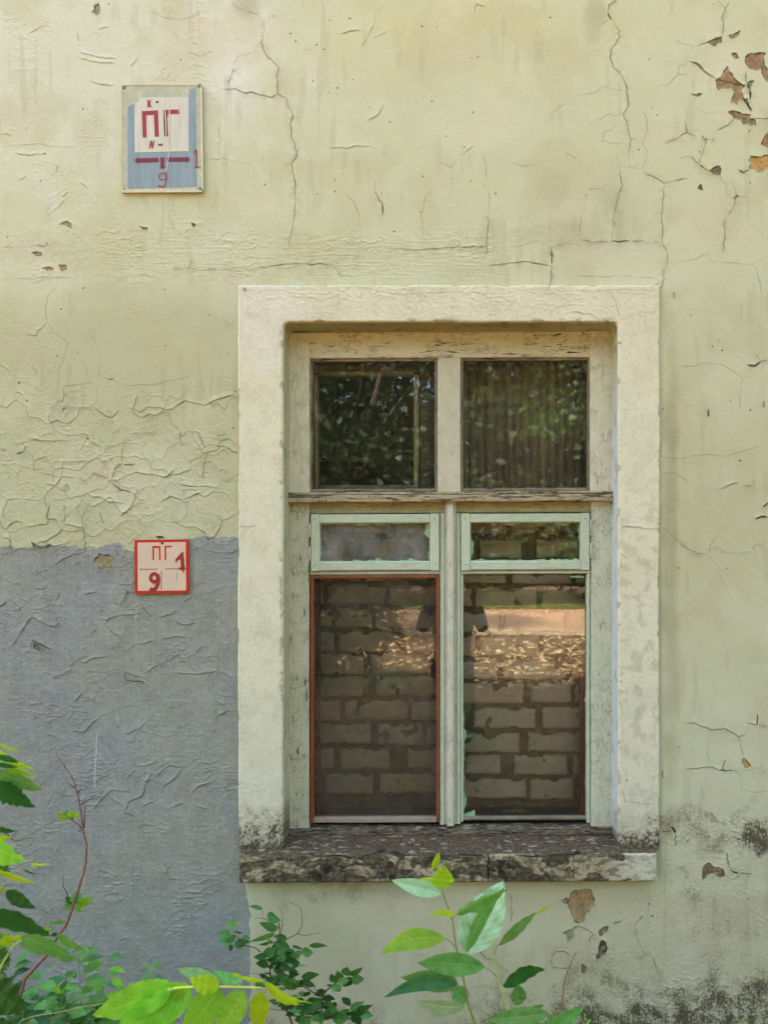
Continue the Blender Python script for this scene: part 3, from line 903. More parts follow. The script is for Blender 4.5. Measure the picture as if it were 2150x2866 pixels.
# ---- plaster surround: a raised band swept up the left side, over the top and down the right, returning into the reveal
def surround():
    xi0, xi1, yi = 795.0, 1728.0, 906.0; xo0, xo1, yo = 669.0, 1844.0, 803.0; yb = 2372.0; r = 17.0
    step = 2.0; inner = []; outer = []
    n = int((yb-(yi+r))/step)
    for k in range(n): y = yb-(yb-(yi+r))*k/n; inner.append((xi0, y)); outer.append((xo0+1.5*math.sin(y/160.), yb-(yb-(yo+135))*k/n))
    m = 70
    for k in range(m):
        a = k/m*math.pi/2; inner.append((xi0+r-r*math.cos(a), yi+r-r*math.sin(a)))
        t = k/m; outer.append((xo0, yo+135*(1-2*t)) if t < .5 else (xo0+152*(2*t-1), yo))
    n = int((xi1-xi0-2*r)/step)
    for k in range(n): t = k/n; inner.append((xi0+r+(xi1-xi0-2*r)*t, yi)); outer.append((xo0+152+(xo1-xo0-2*152)*t, yo))
    for k in range(m):
        a = k/m*math.pi/2; inner.append((xi1-r+r*math.sin(a), yi+r-r*math.cos(a)))
        t = k/m; outer.append((xo1-152*(1-2*t), yo) if t < .5 else (xo1, yo+135*(2*t-1)))
    n = int((yb-(yi+r))/step)
    for k in range(n+1): t = k/n; inner.append((xi1, yi+r+(yb-yi-r)*t)); outer.append((xo1+1.5*math.sin(t*9), yo+135+(yb-yo-135)*t))
    I = np.array(inner, dtype=np.float32); O = np.array(outer, dtype=np.float32)
    # profile: (fraction inner->outer, depth y in m, normal weights (in-plane outward, front))
    prof = []
    for k in range(62): prof.append((0.0, 0.135-0.143*k/62, -1, 0))         # reveal, back to front
    for k in range(7): a = k/7*math.pi/2; prof.append((0.055*(1-math.cos(a))*1.0, -0.008-0.012*math.sin(a), -math.cos(a), math.sin(a)))
    for k in range(56): prof.append((0.055+0.90*k/56, -0.020, 0, 1))
    for k in range(9): a = k/8*math.pi/2; prof.append((0.955+0.045*math.sin(a), -0.020+0.012*(1-math.cos(a)), math.sin(a), math.cos(a)))
    for k in range(1, 8): prof.append((1.0, -0.008+0.014*k/7, 1, 0))
    prof = np.array(prof, dtype=np.float32)
    T = prof[:, 0][None, :]; X = I[:, 0:1]*(1-T)+O[:, 0:1]*T; Y = I[:, 1:2]*(1-T)+O[:, 1:2]*T
    dep = np.broadcast_to(prof[:, 1][None, :], X.shape)
    d = O-I; d = d/np.linalg.norm(d, axis=1, keepdims=True)
    Sx = np.cumsum(np.r_[0, np.hypot(np.diff(I[:, 0]), np.diff(I[:, 1]))])[:, None]+0*X; U = (prof[:, 0]*130-prof[:, 1]*740)[None, :]+0*X
    front = np.clip(prof[:, 3], 0, 1)[None, :]+0*X
    hn = 2.2*fb(Sx, U, 210, 501, 2)+0.9*fb(Sx, U, 60, 503, 2)+0.34*pn(Sx, U, 17, 505)+0.24*pn(Sx, U, 8, 506)+0.5*pn(Sx, U, 120, 508, cy=9)*ss(-.1, .3, fb(Sx, U, 90, 509, 2))
    chipn = ss(0.34, 0.46, fb(Sx, U, 42, 511, 4))*np.exp(-((prof[:, 0]-0.03)/0.05)**2)[None, :]   # knocked arrises
    chipo = ss(0.30, 0.42, fb(Sx, U, 48, 513, 4))*np.exp(-((prof[:, 0]-0.985)/0.03)**2)[None, :]
    topz = ss(960, 800, Y)
    hn = hn-2.6*chipn-2.4*chipo+1.6*topz*(ss(.8, 1, 1-np.abs(fb(X, Y, 44, 521, 2, cy=22))))*front
    hn = hn+S_h(X, Y)*front*1.4
    low = ss(2215, 2365, Y+34*fb(X, Y, 50, 531, 4))
    hn = hn+low*1.6*fb(X, Y, 18, 533, 3)*front
    nx = prof[:, 2][None, :]*d[:, 0:1]; nz = prof[:, 2][None, :]*d[:, 1:2]
    px = wx_(X)+nx*hn*0.001; pz = wz_(Y)-nz*hn*0.001; py = dep-front*hn*0.001
    C = np.ones(X.shape+(3,), dtype=np.float32)*lin((230, 226, 188))
    def bl(C, m, rgb): m = np.clip(m, 0, 1)[..., None]; return C*(1-m)+lin(rgb)*m
    C = bl(C, 0.75*ss(1.15, 0.3, np.hypot((X-760)/150, (Y-880)/190)+0.3*fb(X, Y, 60, 541, 3)), (238, 236, 222))
    C = bl(C, 0.6*ss(1250, 900, Y), (226, 220, 182))
    C = bl(C, 0.25*ss(0, .5, fb(X, Y, 120, 543, 4)), (212, 206, 168))
    C = bl(C, 0.35*ss(1900, 2300, Y), (218, 210, 184))
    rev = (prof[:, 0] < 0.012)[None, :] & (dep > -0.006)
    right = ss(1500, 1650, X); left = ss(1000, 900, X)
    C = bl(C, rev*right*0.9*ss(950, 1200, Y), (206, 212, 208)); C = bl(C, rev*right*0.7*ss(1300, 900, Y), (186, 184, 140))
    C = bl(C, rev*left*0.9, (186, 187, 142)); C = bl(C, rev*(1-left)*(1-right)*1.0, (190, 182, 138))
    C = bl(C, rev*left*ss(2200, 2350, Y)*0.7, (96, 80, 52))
    C = bl(C, 0.55*(chipn+chipo), (150, 138, 92))
    g = np.clip(low*(0.30+0.55*fb(X, Y, 8, 551, 2)+0.35*fb(X, Y, 26, 552, 3, cy=40)), 0, 1)*(1-0.55*right*ss(1840, 1790, X)*ss(2345, 2320, Y))
    C = bl(C, low*0.45, (146, 136, 100)); C = bl(C, ss(0.0, 0.6, g)*0.9, (58, 50, 34)); C = bl(C, ss(2325, 2372, Y+16*fb(X, Y, 26, 554, 3))*0.7, (62, 54, 36))
    sm = ss(0.0, 0.6, fb(X, Y, 40, 561, 4))*(0.10+0.25*ss(1300, 1700, X)*seg(Y, 1450, 2200, 200))*front
    C = bl(C, sm, (170, 158, 116))
    gr_ = ss(.25, .6, fb(X, Y, 9, 571, 2)+.5*fb(X, Y, 70, 572, 2))*front*0.13; C = bl(C, gr_, (140, 128, 90))
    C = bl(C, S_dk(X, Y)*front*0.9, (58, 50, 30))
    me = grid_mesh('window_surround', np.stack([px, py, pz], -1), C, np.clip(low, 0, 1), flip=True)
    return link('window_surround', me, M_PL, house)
surround()

# ---- plaster sill: swept left to right, sloping top, battered mossy front
def sill():
    x0, x1 = 679.0, 1829.0; step = 1.7; n = int((x1-x0)/step)
    Xs = np.linspace(x0, x1, n, dtype=np.float32)[:, None]
    yt, ybt = 2380.0, 2452.0     # wall-plane pixels of the front lip top and bottom (front face stands 0.062 proud)
    prof = []
    for k in range(64): prof.append((2352+(yt-6-2352)*k/64, 0.130-0.180*k/64, 0, 1))          # top, back to front
    for k in range(8): a = k/8*math.pi/2; prof.append((yt-6+8*(1-math.cos(a)), -0.050-0.012*math.sin(a), math.sin(a), math.cos(a)))
    for k in range(44): prof.append((yt+2+(ybt-yt-6)*k/44, -0.062, 1, 0))
    for k in range(5): a = k/4*math.pi/2; prof.append((ybt-4+4*math.sin(a), -0.062+0.006*(1-math.cos(a)), 1-k/4, 0))
    for k in range(1, 8): prof.append((ybt, -0.056+0.066*k/7, 0, -0.3))
    prof = np.array(prof, dtype=np.float32)
    V = np.broadcast_to(prof[:, 0][None, :], (n, len(prof))); dep = np.broadcast_to(prof[:, 1][None, :], V.shape); X = np.broadcast_to(Xs, V.shape)
    U = np.cumsum(np.r_[0, np.hypot(np.diff(prof[:, 0]), np.diff(prof[:, 1])*740)])[None, :]+0*V
    nf = prof[:, 2][None, :]; nu = prof[:, 3][None, :]
    front = (nf > 0.5)+0*V; top = (nu > 0.5)+0*V
    # flaking skim: plates of paint over dark mould
    pl = fb(X+14*pn(X, U, 30, 601), U, 84, 603, 5, cy=40)
    bias = 0.02+0.55*ss(1450, 1800, X)+0.0*V-0.25*ss(760, 700, X)
    bias = bias-0.75*np.exp(-(((X-925)/52)**2+((V-2424)/24)**2))-0.5*np.exp(-(((X-1110)/40)**2+((V-2432)/18)**2))-0.45*np.exp(-(((X-1420)/50)**2+((V-2420)/22)**2))-.35*np.exp(-(((X-745)/60)**2+((V-2415)/18)**2))
    paint = ss(0.0, 0.05, pl+bias-0.02)*front
    dirt_top = fb(X, U, 30, 611, 4, cy=12)
    ptop = ss(0.56, 0.62, dirt_top+0.25*fb(X, U, 140, 613, 2)-0.05)*top
    gritn = fb(X, U, 12, 621, 3); fine = pn(X, U, 5, 623)
    hh = 2.2*fb(X, U, 120, 631, 2)+1.0*paint+0.7*ptop+0.8*gritn+0.35*fine-1.0*front*(1-paint)
    vcr = np.zeros_like(V)
    for xc in (1366, 1133, 905, 1600): vcr = np.maximum(vcr, (1-ss(1, 3.2, np.abs(X-xc-5*pn(X*0+xc, U, 18, 641))))*(0.9 if xc in (1366,) else .5)*front)
    hcr = (1-ss(1.0, 3.0, np.abs(V-(2377+8*fb(X, V*0, 130, 643, 4)))))*(ss(830, 860, X)*(1-ss(1600, 1700, X)))*0.9*ss(-.15, .15, fb(X, V*0, 90, 644, 2))
    hh = hh-2.6*vcr-2.2*hcr
    ends = np.minimum(X-x0, x1-X); rnd_ = ss(0, 7, ends)
    px = wx_(X); pz = wz_(V+(1260-X)*0.004)+0.001*hh*nu; py = dep-0.001*hh*nf+(1-rnd_)*0.012
    C = np.ones(V.shape+(3,), dtype=np.float32)*lin((80, 67, 46))
    def bl(C, m, rgb): m = np.clip(m, 0, 1)[..., None]; return C*(1-m)+lin(rgb)*m
    C = bl(C, top*0.6*ss(-.3, .3, gritn), (122, 104, 76)); C = bl(C, top*0.30*ss(-.1, .5, fb(X, U, 60, 645, 3)), (62, 50, 38))
    C = bl(C, front, (112, 102, 76)); fm = fb(X, U, 16, 671, 3, cy=9); C = bl(C, front*ss(-.15, .35, fm)*0.7, (46, 39, 27)); C = bl(C, front*ss(.2, .5, fb(X, U, 9, 673, 2))*0.4, (160, 150, 118))
    C = bl(C, ptop*0.75, (178, 166, 142)); C = bl(C, top*ss(2374, 2379, V)*0.55*ss(-.2, .4, fb(X, U, 40, 646, 3)), (34, 28, 20))
    pc = np.where((fb(X, U, 44, 651, 2) > 0)[..., None], lin((166, 154, 116)), lin((182, 168, 130)))
    pc = pc*(1-0.45*ss(-.2, .5, gritn)[..., None]*(1-ss(1500, 1800, X))[..., None])
    pc = pc*(1-ss(1650, 1800, X)[..., None])+lin((206, 200, 168))*ss(1650, 1800, X)[..., None]
    C = C*(1-paint[..., None])+pc*paint[..., None]
    blk = np.clip(np.exp(-(((X-925)/58)**2+((V-2424)/26)**2))*1.5+np.exp(-(((X-1110)/46)**2+((V-2434)/18)**2))*1.3+np.exp(-(((X-1420)/56)**2+((V-2424)/22)**2))*1.1+ss(.25, .45, fb(X, U, 60, 675, 3))*.8, 0, 1)*front*ss(-.25, .12, fb(X, U, 26, 677, 4)); C = bl(C, blk*0.9*(1-ss(1600, 1750, X)), (34, 28, 20)); hh = hh
    gg = ss(0.1, 0.5, fb(X, U, 36, 655, 4, cy=14)+0.35*ss(2395, 2378, V)+0.1)*front
    C = bl(C, gg*0.6*(1-0.5*ss(1700, 1800, X)), (72, 62, 42))
    C = bl(C, np.clip(vcr+hcr, 0, 1), (22, 18, 12)); C = bl(C, front*0.7*(1-ss(0, 5, ybt-V)), (60, 50, 32))
    me = grid_mesh('windowsill', np.stack([px, py, pz], -1), C, 0.5*top+0.5*front*(1-paint), flip=True)
    o = link('windowsill', me, M_PL, house); o['label'] = 'crumbling window ledge black with mould, paint flaking from its front'
    # end faces
    for sgn, xe in ((-1, x0), (1, x1)):
        i = 0 if sgn < 0 else n-1
        ring = [(px[i, k], py[i, k], pz[i, k]) for k in range(0, len(prof), 3)]
        ring.append((float(px[i, -1]), 0.03, float(pz[i, -1]))); c = MB(); c.add(ring, [tuple(range(len(ring)))[::sgn]])
        c.build('sill_end', M_SILLEND, o, smooth=False)
M_SILLEND = mat_plain('sill_end', tuple(lin((120, 112, 88))), 0.9, 0.4, 60, 0.002)
sill()
# ------------------------------------------------------------------ window joinery
def skew(X): return (1260-X)*0.0045
def board(mb, X0, X1, Y0, Y1, yf, yb, bev=3.0, jit=0.5, seed=0, tilt=True, slope=0.0):
    """plank: photograph rectangle at its front depth yf, thickness to yb; rounded, slightly uneven arrises.
    slope leans the front face back towards the top (weathered ledges)."""
    sk = (lambda X: skew(X)) if tilt else (lambda X: 0.0)
    horiz = (X1-X0) >= (Y1-Y0); rr = random.Random(seed+int(X0*3+Y0*7))
    W = (Y1-Y0) if horiz else (X1-X0); L = (X1-X0) if horiz else (Y1-Y0)
    n = max(2, int(L/14)); b = min(bev, W*0.25)*S
    w0, w1 = 0.0, W
    vs = []; fs = []
    ph = rr.uniform(0, 50)
    def cs(off0, off1):
        return [(w0, yb), (w0+off0, yf+b), (w0+off0+b/S*0.35, yf+b*0.3), (w0+off0+b/S, yf), (w1-off1-b/S, yf), (w1-off1-b/S*0.35, yf+b*0.3), (w1-off1, yf+b), (w1, yb)]
    for i in range(n+1):
        t = i/n
        o0 = jit*(mnoise.noise(Vector((t*L/18.0+ph, 0, 0)))+0.6*mnoise.noise(Vector((t*L/6.0+ph, 3, 0))))
        o1 = jit*(mnoise.noise(Vector((t*L/18.0+ph, 9, 0)))+0.6*mnoise.noise(Vector((t*L/6.0+ph, 13, 0))))
        dy = 0.0006*mnoise.noise(Vector((t*L/60.0+ph, 5, 0)))
        for (w_, y_) in cs(o0, o1):
            X = X0+t*L if horiz else X0+w_
            Y = Y0+w_ if horiz else Y0+t*L
            yy = y_+dy+(slope*(1-w_/W) if y_ < yb-1e-5 else 0)
            p = P(X, Y+sk(X), yf); vs.append((p.x, yy, p.z))
    for i in range(n):
        for k in range(8):
            k2 = (k+1) % 8; q = (i*8+k, i*8+k2, (i+1)*8+k2, (i+1)*8+k)
            fs.append(q if not horiz else q[::-1])
    a = tuple(range(8)); c = tuple(n*8+k for k in range(8))
    fs.append(a[::-1] if not horiz else a); fs.append(c if not horiz else c[::-1])
    mb.add(vs, fs)
def B(name, mat, parent, rects, **kw):
    mb = MB()
    for r in rects: board(mb, *r, **kw)
    o = mb.build(name, mat, parent, smooth=False)
    return o

CH = tuple(lin((120, 104, 70)))+(1,); CHD = tuple(lin((62, 48, 32)))+(1,)
UP = lc(214, 212, 174); UP2 = lc(212, 211, 178); MP = lc(214, 208, 174); MP2 = lc(204, 204, 166); MG = lc(202, 208, 176); MG2 = lc(192, 204, 166)
W_UPV = mat_wood('old_cream_paint_upright', UP, lc(220, 216, 182), CH, 'v', 0.38, 0.7, dirt=0.3)
W_UPH = mat_wood('old_ochre_paint_rail', UP2, lc(204, 202, 164), CHD, 'h', 0.75, 0.9, dirt=0.35)
W_MULL = mat_wood('cream_mullion_paint', lc(206, 202, 168), lc(200, 196, 160), CH, 'v', 0.35, 0.2, dirt=0.12)
W_LOV = mat_wood('pale_green_jamb_paint', MP, lc(200, 200, 160), CHD, 'v', 0.8, 0.75, dirt=0.3)
W_LOV2 = mat_wood('green_jamb_paint', lc(216, 214, 182), lc(206, 208, 174), CH, 'v', 0.6, 0.5, dirt=0.25)
W_LOH = mat_wood('olive_rail_paint', lc(168, 162, 114), lc(158, 150, 100), CHD, 'h', 0.5, 0.6, dirt=0.4)
W_AST = mat_wood('astragal_paint', lc(206, 206, 176), lc(212, 208, 180), CH, 'v', 0.5, 0.5, dirt=0.22)
W_VENT = mat_wood('mint_paint', MG, MG2, lc(150, 180, 130), 'h', 0.22, 0.15, dirt=0.10)
W_VENTV = mat_wood('mint_paint_upright', MG, lc(194, 204, 168), lc(150, 180, 130), 'v', 0.22, 0.15, dirt=0.10)
W_BROWN = mat_wood('red_brown_bead', lc(150, 84, 50), lc(134, 72, 40), lc(60, 34, 22), 'v', 0.3, 0.5, dirt=0.3)
W_BROWNH = mat_wood('red_brown_bead_rail', lc(146, 82, 48), lc(128, 70, 40), lc(60, 34, 22), 'h', 0.3, 0.5, dirt=0.3)
W_GREYB = mat_wood('bare_grey_bead', lc(172, 152, 132), lc(158, 136, 116), lc(80, 64, 50), 'h', 0.3, 0.5, dirt=0.3)
W_TRANS = mat_wood('weathered_transom', lc(184, 170, 130), lc(172, 156, 116), lc(92, 74, 52), 'h', 0.9, 1.5, 0.75, dirt=0.5)
W_GLB = mat_wood('dirty_glazing_bead', lc(150, 142, 108), lc(120, 110, 80), CHD, 'v', 0.8, 1.0, dirt=0.6)
W_GLBH = mat_wood('dirty_glazing_bead_rail', lc(150, 140, 110), lc(120, 108, 80), CHD, 'h', 0.8, 1.0, dirt=0.6)
W_WHITE = mat_wood('white_bead', lc(150, 142, 116), lc(126, 116, 90), CHD, 'h', 0.5, 0.7, dirt=0.4)
G_UP = mat_glass('old_window_glass', 0.045, streak=1.2)
G_LOL = mat_glass('hazy_window_glass', 0.30, (0.20, 0.165, 0.12, 1), 0.9, streak=0.4, tint=(0.90, 0.88, 0.82, 1))
G_LOR = mat_glass('window_glass', 0.05, (0.30, 0.24, 0.18, 1), 1.0, streak=0.4)
G_VL = mat_glass('dusty_vent_glass', 0.62, (0.40, 0.37, 0.31, 1), 1.0, streak=0.3)

win = empty('window', (wx_(1260), 0.13, wz_(2360)), 'tall old timber window, cream above and mint green below, its lower panes bricked up behind', 'window')
YF = 0.098
fr = B('window_frame', W_UPV, win, [(798, 866, 930, 1392, YF, 0.165), (1653, 1722, 928, 1390, YF, 0.165)], seed=1)
B('head_rail', W_UPH, fr, [(866.5, 1652.5, 928, 1001, YF+0.004, 0.165)], seed=2)
B('mullion', W_MULL, fr, [(1225, 1290, 1000.5, 1386, YF+0.002, 0.16)], seed=3)
B('lower_jamb', W_LOV, fr, [(798, 865.5, 1400, 2322, YF, 0.165)], seed=4)
B('lower_jamb', W_LOV2, fr, [(1655, 1722, 1398, 2322, YF, 0.165)], seed=5)
B('casement_head_rail', W_LOH, fr, [(867, 1246, 1400, 1436, YF+0.004, 0.16), (1273, 1654, 1400, 1435, YF+0.004, 0.16)], seed=6)
tr = B('transom', W_TRANS, win, [(794, 1719, 1384, 1405, 0.066, 0.15)], seed=7, jit=1.6, bev=4)
tr['label'] = 'weathered flaking cross rail between upper and lower lights'
B('drip_board', W_TRANS, tr, [(795, 1718, 1376, 1383.5, 0.080, 0.15)], seed=8, jit=1.4)
ast = B('centre_post', W_AST, win, [(1251, 1272, 1404, 2312, 0.082, 0.15)], seed=9, bev=5, jit=0.9)
B('moulding', W_AST, ast, [(1246.5, 1250.5, 1404, 2306, 0.092, 0.14), (1272.5, 1277, 1404, 2306, 0.092, 0.14)], seed=10, jit=.6)

def ragged(mb, X0, X1, Y0, Y1, yf, side, amp, seed, th=0.0022, base=2.0):
    """a skin of old putty and paint creeping over the glass edge, with a torn inner edge"""
    rr = random.Random(seed); n = int(max(abs(X1-X0), abs(Y1-Y0))/1.5)
    vs = []; fs = []
    for i in range(n+1):
        t = i/n; u_ = t*n*1.5; a = base+max(0.0, amp*(0.12+1.3*mnoise.noise(Vector((u_/46, seed, 0)))+0.6*mnoise.noise(Vector((u_/13, seed, 4)))+0.35*mnoise.noise(Vector((u_/4.5, seed, 8)))))
        X = X0+(X1-X0)*t; Y = Y0+(Y1-Y0)*t
        ix, iy = {'t': (0, a), 'b': (0, -a), 'l': (a, 0), 'r': (-a, 0)}[side]
        for (qx, qy, q) in ((X, Y, yf), (X+ix, Y+iy, yf), (X+ix, Y+iy, yf+th), (X, Y, yf+th)):
            p = P(qx, qy+skew(qx), yf); vs.append((p.x, q, p.z))
    for i in range(n):
        for k in range(4):
            k2 = (k+1) % 4; fs.append((i*4+k, (i+1)*4+k, (i+1)*4+k2, i*4+k2))
    fs.append((0, 1, 2, 3)); fs.append((n*4+3, n*4+2, n*4+1, n*4))
    mb.add(vs, fs)
def pane(parent, X0, X1, Y0, Y1, y, mat, name='pane', th=0.0035):
    a = P(X0, Y1+skew(X0), y); b = P(X1, Y0+skew(X1), y); mb = MB()
    mb.box((a.x, y, a.z), (b.x, y+th, b.z)); return mb.build(name, mat, parent, smooth=False)
M_PUT = mat_plain('dark_putty', (0.07, 0.06, 0.045), 0.9, 0.5, 90, 0.002)
M_PUTG = mat_plain('green_putty', tuple(lin((150, 186, 134))), 0.6, 0.15, 90, 0.001)
# upper lights
for (X0, X1, Y0, Y1, lab) in ((867, 1225, 1001.5, 1376, 'upper left light with dark dirty glass'), (1290, 1652, 1001, 1376, 'upper right light, a lace curtain behind it')):
    u = B('upper_light', W_GLB, win, [(X0, X0+7, Y0, Y1, 0.112, 0.135), (X1-7, X1, Y0, Y1, 0.112, 0.135)], seed=int(X0), jit=1.6, bev=2)
    u['label'] = lab
    B('glazing_bead', W_GLBH, u, [(X0+7, X1-7, Y0, Y0+9, 0.1125, 0.135), (X0+7, X1-7, Y1-9, Y1, 0.110, 0.135)], seed=int(X0)+3, jit=2.0, bev=2)
    pane(u, X0+5, X1-5, Y0+5, Y1-5, 0.1235, G_UP)
    mb = MB()
    ragged(mb, X0+6, X1-6, Y0+8, Y0+8, 0.1205, 't', 9, 3+int(X0)); ragged(mb, X0+6, X1-6, Y1-8, Y1-8, 0.1205, 'b', 6, 5+int(X0))
    ragged(mb, X0+6, X0+6, Y0+8, Y1-8, 0.1210, 'l', 5, 7+int(X0)); ragged(mb, X1-6, X1-6, Y0+8, Y1-8, 0.1210, 'r', 6, 9+int(X0))
    mb.build('putty', M_PUT, u, smooth=False)
# opening casements: stiles, rails, a small vent sash above a tall pane
def casement(side):
    L = side == 'l'
    X0, X1 = (868, 1231) if L else (1290, 1653)
    c = empty_part = B('casement', W_VENTV, win, [(X1+0.5, 1246, 1436.5, 2308, YF+0.002, 0.15)] if L else [(1277.5, X0-0.5, 1436.5, 2306, YF+0.002, 0.15)], seed=20+L)
    c['label'] = 'left casement edged with red brown beads' if L else 'right casement with clear view of brickwork behind'
    B('middle_rail', W_VENT, c, [(X0, X1, 1597.5, 1607, YF+0.001, 0.15)], seed=23+L)
    return c
def vent(side):
    L = side == 'l'; X0, X1 = (868, 1231) if L else (1290, 1653)
    v = B('vent_sash', W_VENTV, win, [(X0+1, X0+27, 1437, 1596.5, 0.088, 0.13), (X1-27, X1-1, 1437, 1596.5, 0.088, 0.13)], seed=30+L, jit=0.5)
    v['label'] = 'small mint green hinged vent, ' + ('left' if L else 'right') + ' of the centre post'
    B('sash_rail', W_VENT, v, [(X0+27.3, X1-27.3, 1438, 1463, 0.0885, 0.13), (X0+27.3, X1-27.3, 1570, 1596, 0.0885, 0.13)], seed=33+L, jit=0.5)
    pane(v, X0+24, X1-24, 1460, 1574, 0.1135, G_VL if L else G_LOR)
    mb = MB()
    ragged(mb, X0+28, X1-28, 1463, 1463, 0.1085, 't', 9, 41+L); ragged(mb, X0+28, X1-28, 1571, 1571, 0.1085, 'b', 9, 43+L)
    ragged(mb, X0+27, X0+27, 1463, 1571, 0.1088, 'l', 11, 45+L); ragged(mb, X1-27, X1-27, 1463, 1571, 0.1088, 'r', 13, 47+L)
    mb.build('putty', M_PUTG, v, smooth=False)
    hx = 866.5 if L else 1655.0
    for yy in ((1464, 1500), (1529, 1566)) if L else ((1458, 1497), (1524, 1562)):
        mb = MB(); a = P(hx, yy[1]+skew(hx), 0.086); b = P(hx, yy[0]+skew(hx), 0.086)
        mb.tube([a, b], 0.0035, n=10)
        for t in (0, 1): q = a.lerp(b, t); mb.tube([q-Vector((0, 0, .0025)), q+Vector((0, 0, .0025))], 0.0042, n=10)
        mb.build('hinge', W_VENTV, v)
    mb = MB()
    for (px, py) in ((X0+12, 1452), (X0+14, 1580), (X1-14, 1452), (X1-12, 1578)):
        q = P(px, py+skew(px), 0.0878); mb.tube([q, q+Vector((0, 0.003, 0))], 0.0022, n=8)
    mb.build('nail', M_PUT, v)
cl = casement('l'); cr = casement('r'); vent('l'); vent('r')
# tall panes
B('glazing_bead', W_BROWN, cl, [(868.5, 878, 1608, 2303, 0.096, 0.14), (1221.5, 1230.5, 1608, 2301, 0.096, 0.14)], seed=51, jit=0.7, bev=2)
B('glazing_bead', W_BROWNH, cl, [(878.3, 1221.2, 1608, 1618, 0.0965, 0.14)], seed=52, jit=0.7, bev=2)
B('bottom_bead', W_GREYB, cl, [(878.3, 1221.2, 2288, 2302, 0.094, 0.14)], seed=53, jit=0.8, bev=2)
pane(cl, 875, 1225, 1614, 2293, 0.120, G_LOL)
B('glazing_bead', W_VENTV, cr, [(1290.5, 1297, 1608, 2300, 0.100, 0.14), (1643, 1652.5, 1608, 2304, 0.100, 0.14)], seed=54, jit=1.0, bev=2)
B('bottom_bead', W_WHITE, cr, [(1297.3, 1642.7, 2287, 2296, 0.102, 0.14)], seed=55, jit=1.2, bev=2)
pane(cr, 1294, 1647, 1603, 2292, 0.120, G_LOR)
mb = MB(); ragged(mb, 1297, 1297, 1990, 2285, 0.1165, 'l', 9, 61); ragged(mb, 1643, 1643, 1850, 2200, 0.1165, 'r', 5, 62)
ragged(mb, 1296, 1330, 2284, 2284, 0.1163, 'b', 22, 63); ragged(mb, 1598, 1634, 1613, 1613, 0.1163, 't', 22, 64, base=5)
mb.build('putty', M_PUTG, cr, smooth=False)
mb = MB(); ragged(mb, 1298, 1642, 1608, 1608, 0.1150, 't', 5, 65); mb.build('top_putty', M_PUT, cr, smooth=False)  # dark strip along the top edge of the right pane
# brown inner frame edge seen through the panes
B('inner_stile', W_BROWN, cl, [(886, 893, 1600, 2290, 0.150, 0.19)], seed=56, jit=1.5)
B('inner_stile', W_BROWN, cr, [(1626, 1640, 1850, 2290, 0.150, 0.19)], seed=57, jit=2.5)

# weathered bottom board (dense strip, so it can split and flake)
def ledge():
    x0, x1 = 800.0, 1724.0; n = int((x1-x0)/1.7); prof = []
    yf, yb = 0.070, 0.130
    for k in range(26): prof.append((2301+16*k/26, 0.125-0.040*k/26, 0, 1))
    for k in range(20): prof.append((2317+22*k/20, 0.085-0.012*k/20, 0.8, 0.5))
    for k in range(7): a = k/6*math.pi/2; prof.append((2339+4*math.sin(a), 0.073+0.006*(1-math.cos(a)), math.cos(a), 0))
    for k in range(1, 12): prof.append((2343, 0.079+0.05*k/11, 0, -1))
    prof = np.array(prof, dtype=np.float32)
    X = np.broadcast_to(np.linspace(x0, x1, n, dtype=np.float32)[:, None], (n, len(prof))); V = np.broadcast_to(prof[:, 0][None, :], X.shape); dep = prof[:, 1][None, :]+0*X
    U = np.cumsum(np.r_[0, np.hypot(np.diff(prof[:, 0]), np.diff(prof[:, 1])*740)])[None, :]+0*V
    g = fb(X, U, 90, 701, 4, cy=7); g2 = fb(X, U, 22, 703, 4, cy=8)
    split = ss(0.86, 0.98, 1-np.abs(fb(X, U, 150, 705, 3, cy=9)))
    hh = 1.5*fb(X, U, 160, 707, 2)+1.0*g+0.7*g2-1.9*split
    k = (D+dep)/D; Ys = V+skew(X)+3.0
    px = CAMX+(X-CX)*S*k; pz = CAMZ-(Ys-CY)*S*k+0.001*hh*np.clip(prof[:, 3], 0, 1)[None, :]; py = dep-0.001*hh*prof[:, 2][None, :]
    C = np.ones(X.shape+(3,), dtype=np.float32)*lin((104, 90, 66))
    def bl(C, m, rgb): m = np.clip(m, 0, 1)[..., None]; return C*(1-m)+lin(rgb)*m
    C = bl(C, ss(-.2, .5, g), (72, 58, 42)); C = bl(C, ss(0.05, .4, g2)*0.6, (134, 120, 92))
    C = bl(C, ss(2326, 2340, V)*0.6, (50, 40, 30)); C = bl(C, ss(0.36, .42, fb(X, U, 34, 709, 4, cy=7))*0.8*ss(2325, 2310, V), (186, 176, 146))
    C = bl(C, split*0.9, (24, 18, 12))
    me = grid_mesh('bottom_board', np.stack([px, py, pz], -1), C, 0.4+0*X, flip=True)
    o = link('bottom_board', me, M_PL, win); o['label'] = 'rotting brown board at the foot of the window'
ledge()
# dry litter on the ledge
M_DRY = mat_leaf('dry_leaf', lc(150, 96, 58), lc(170, 120, 78), 0.15, 0.3, 0.7)
M_TWIG = mat_plain('dry_twig', tuple(lin((120, 104, 84))), 0.9, 0.3, 200)

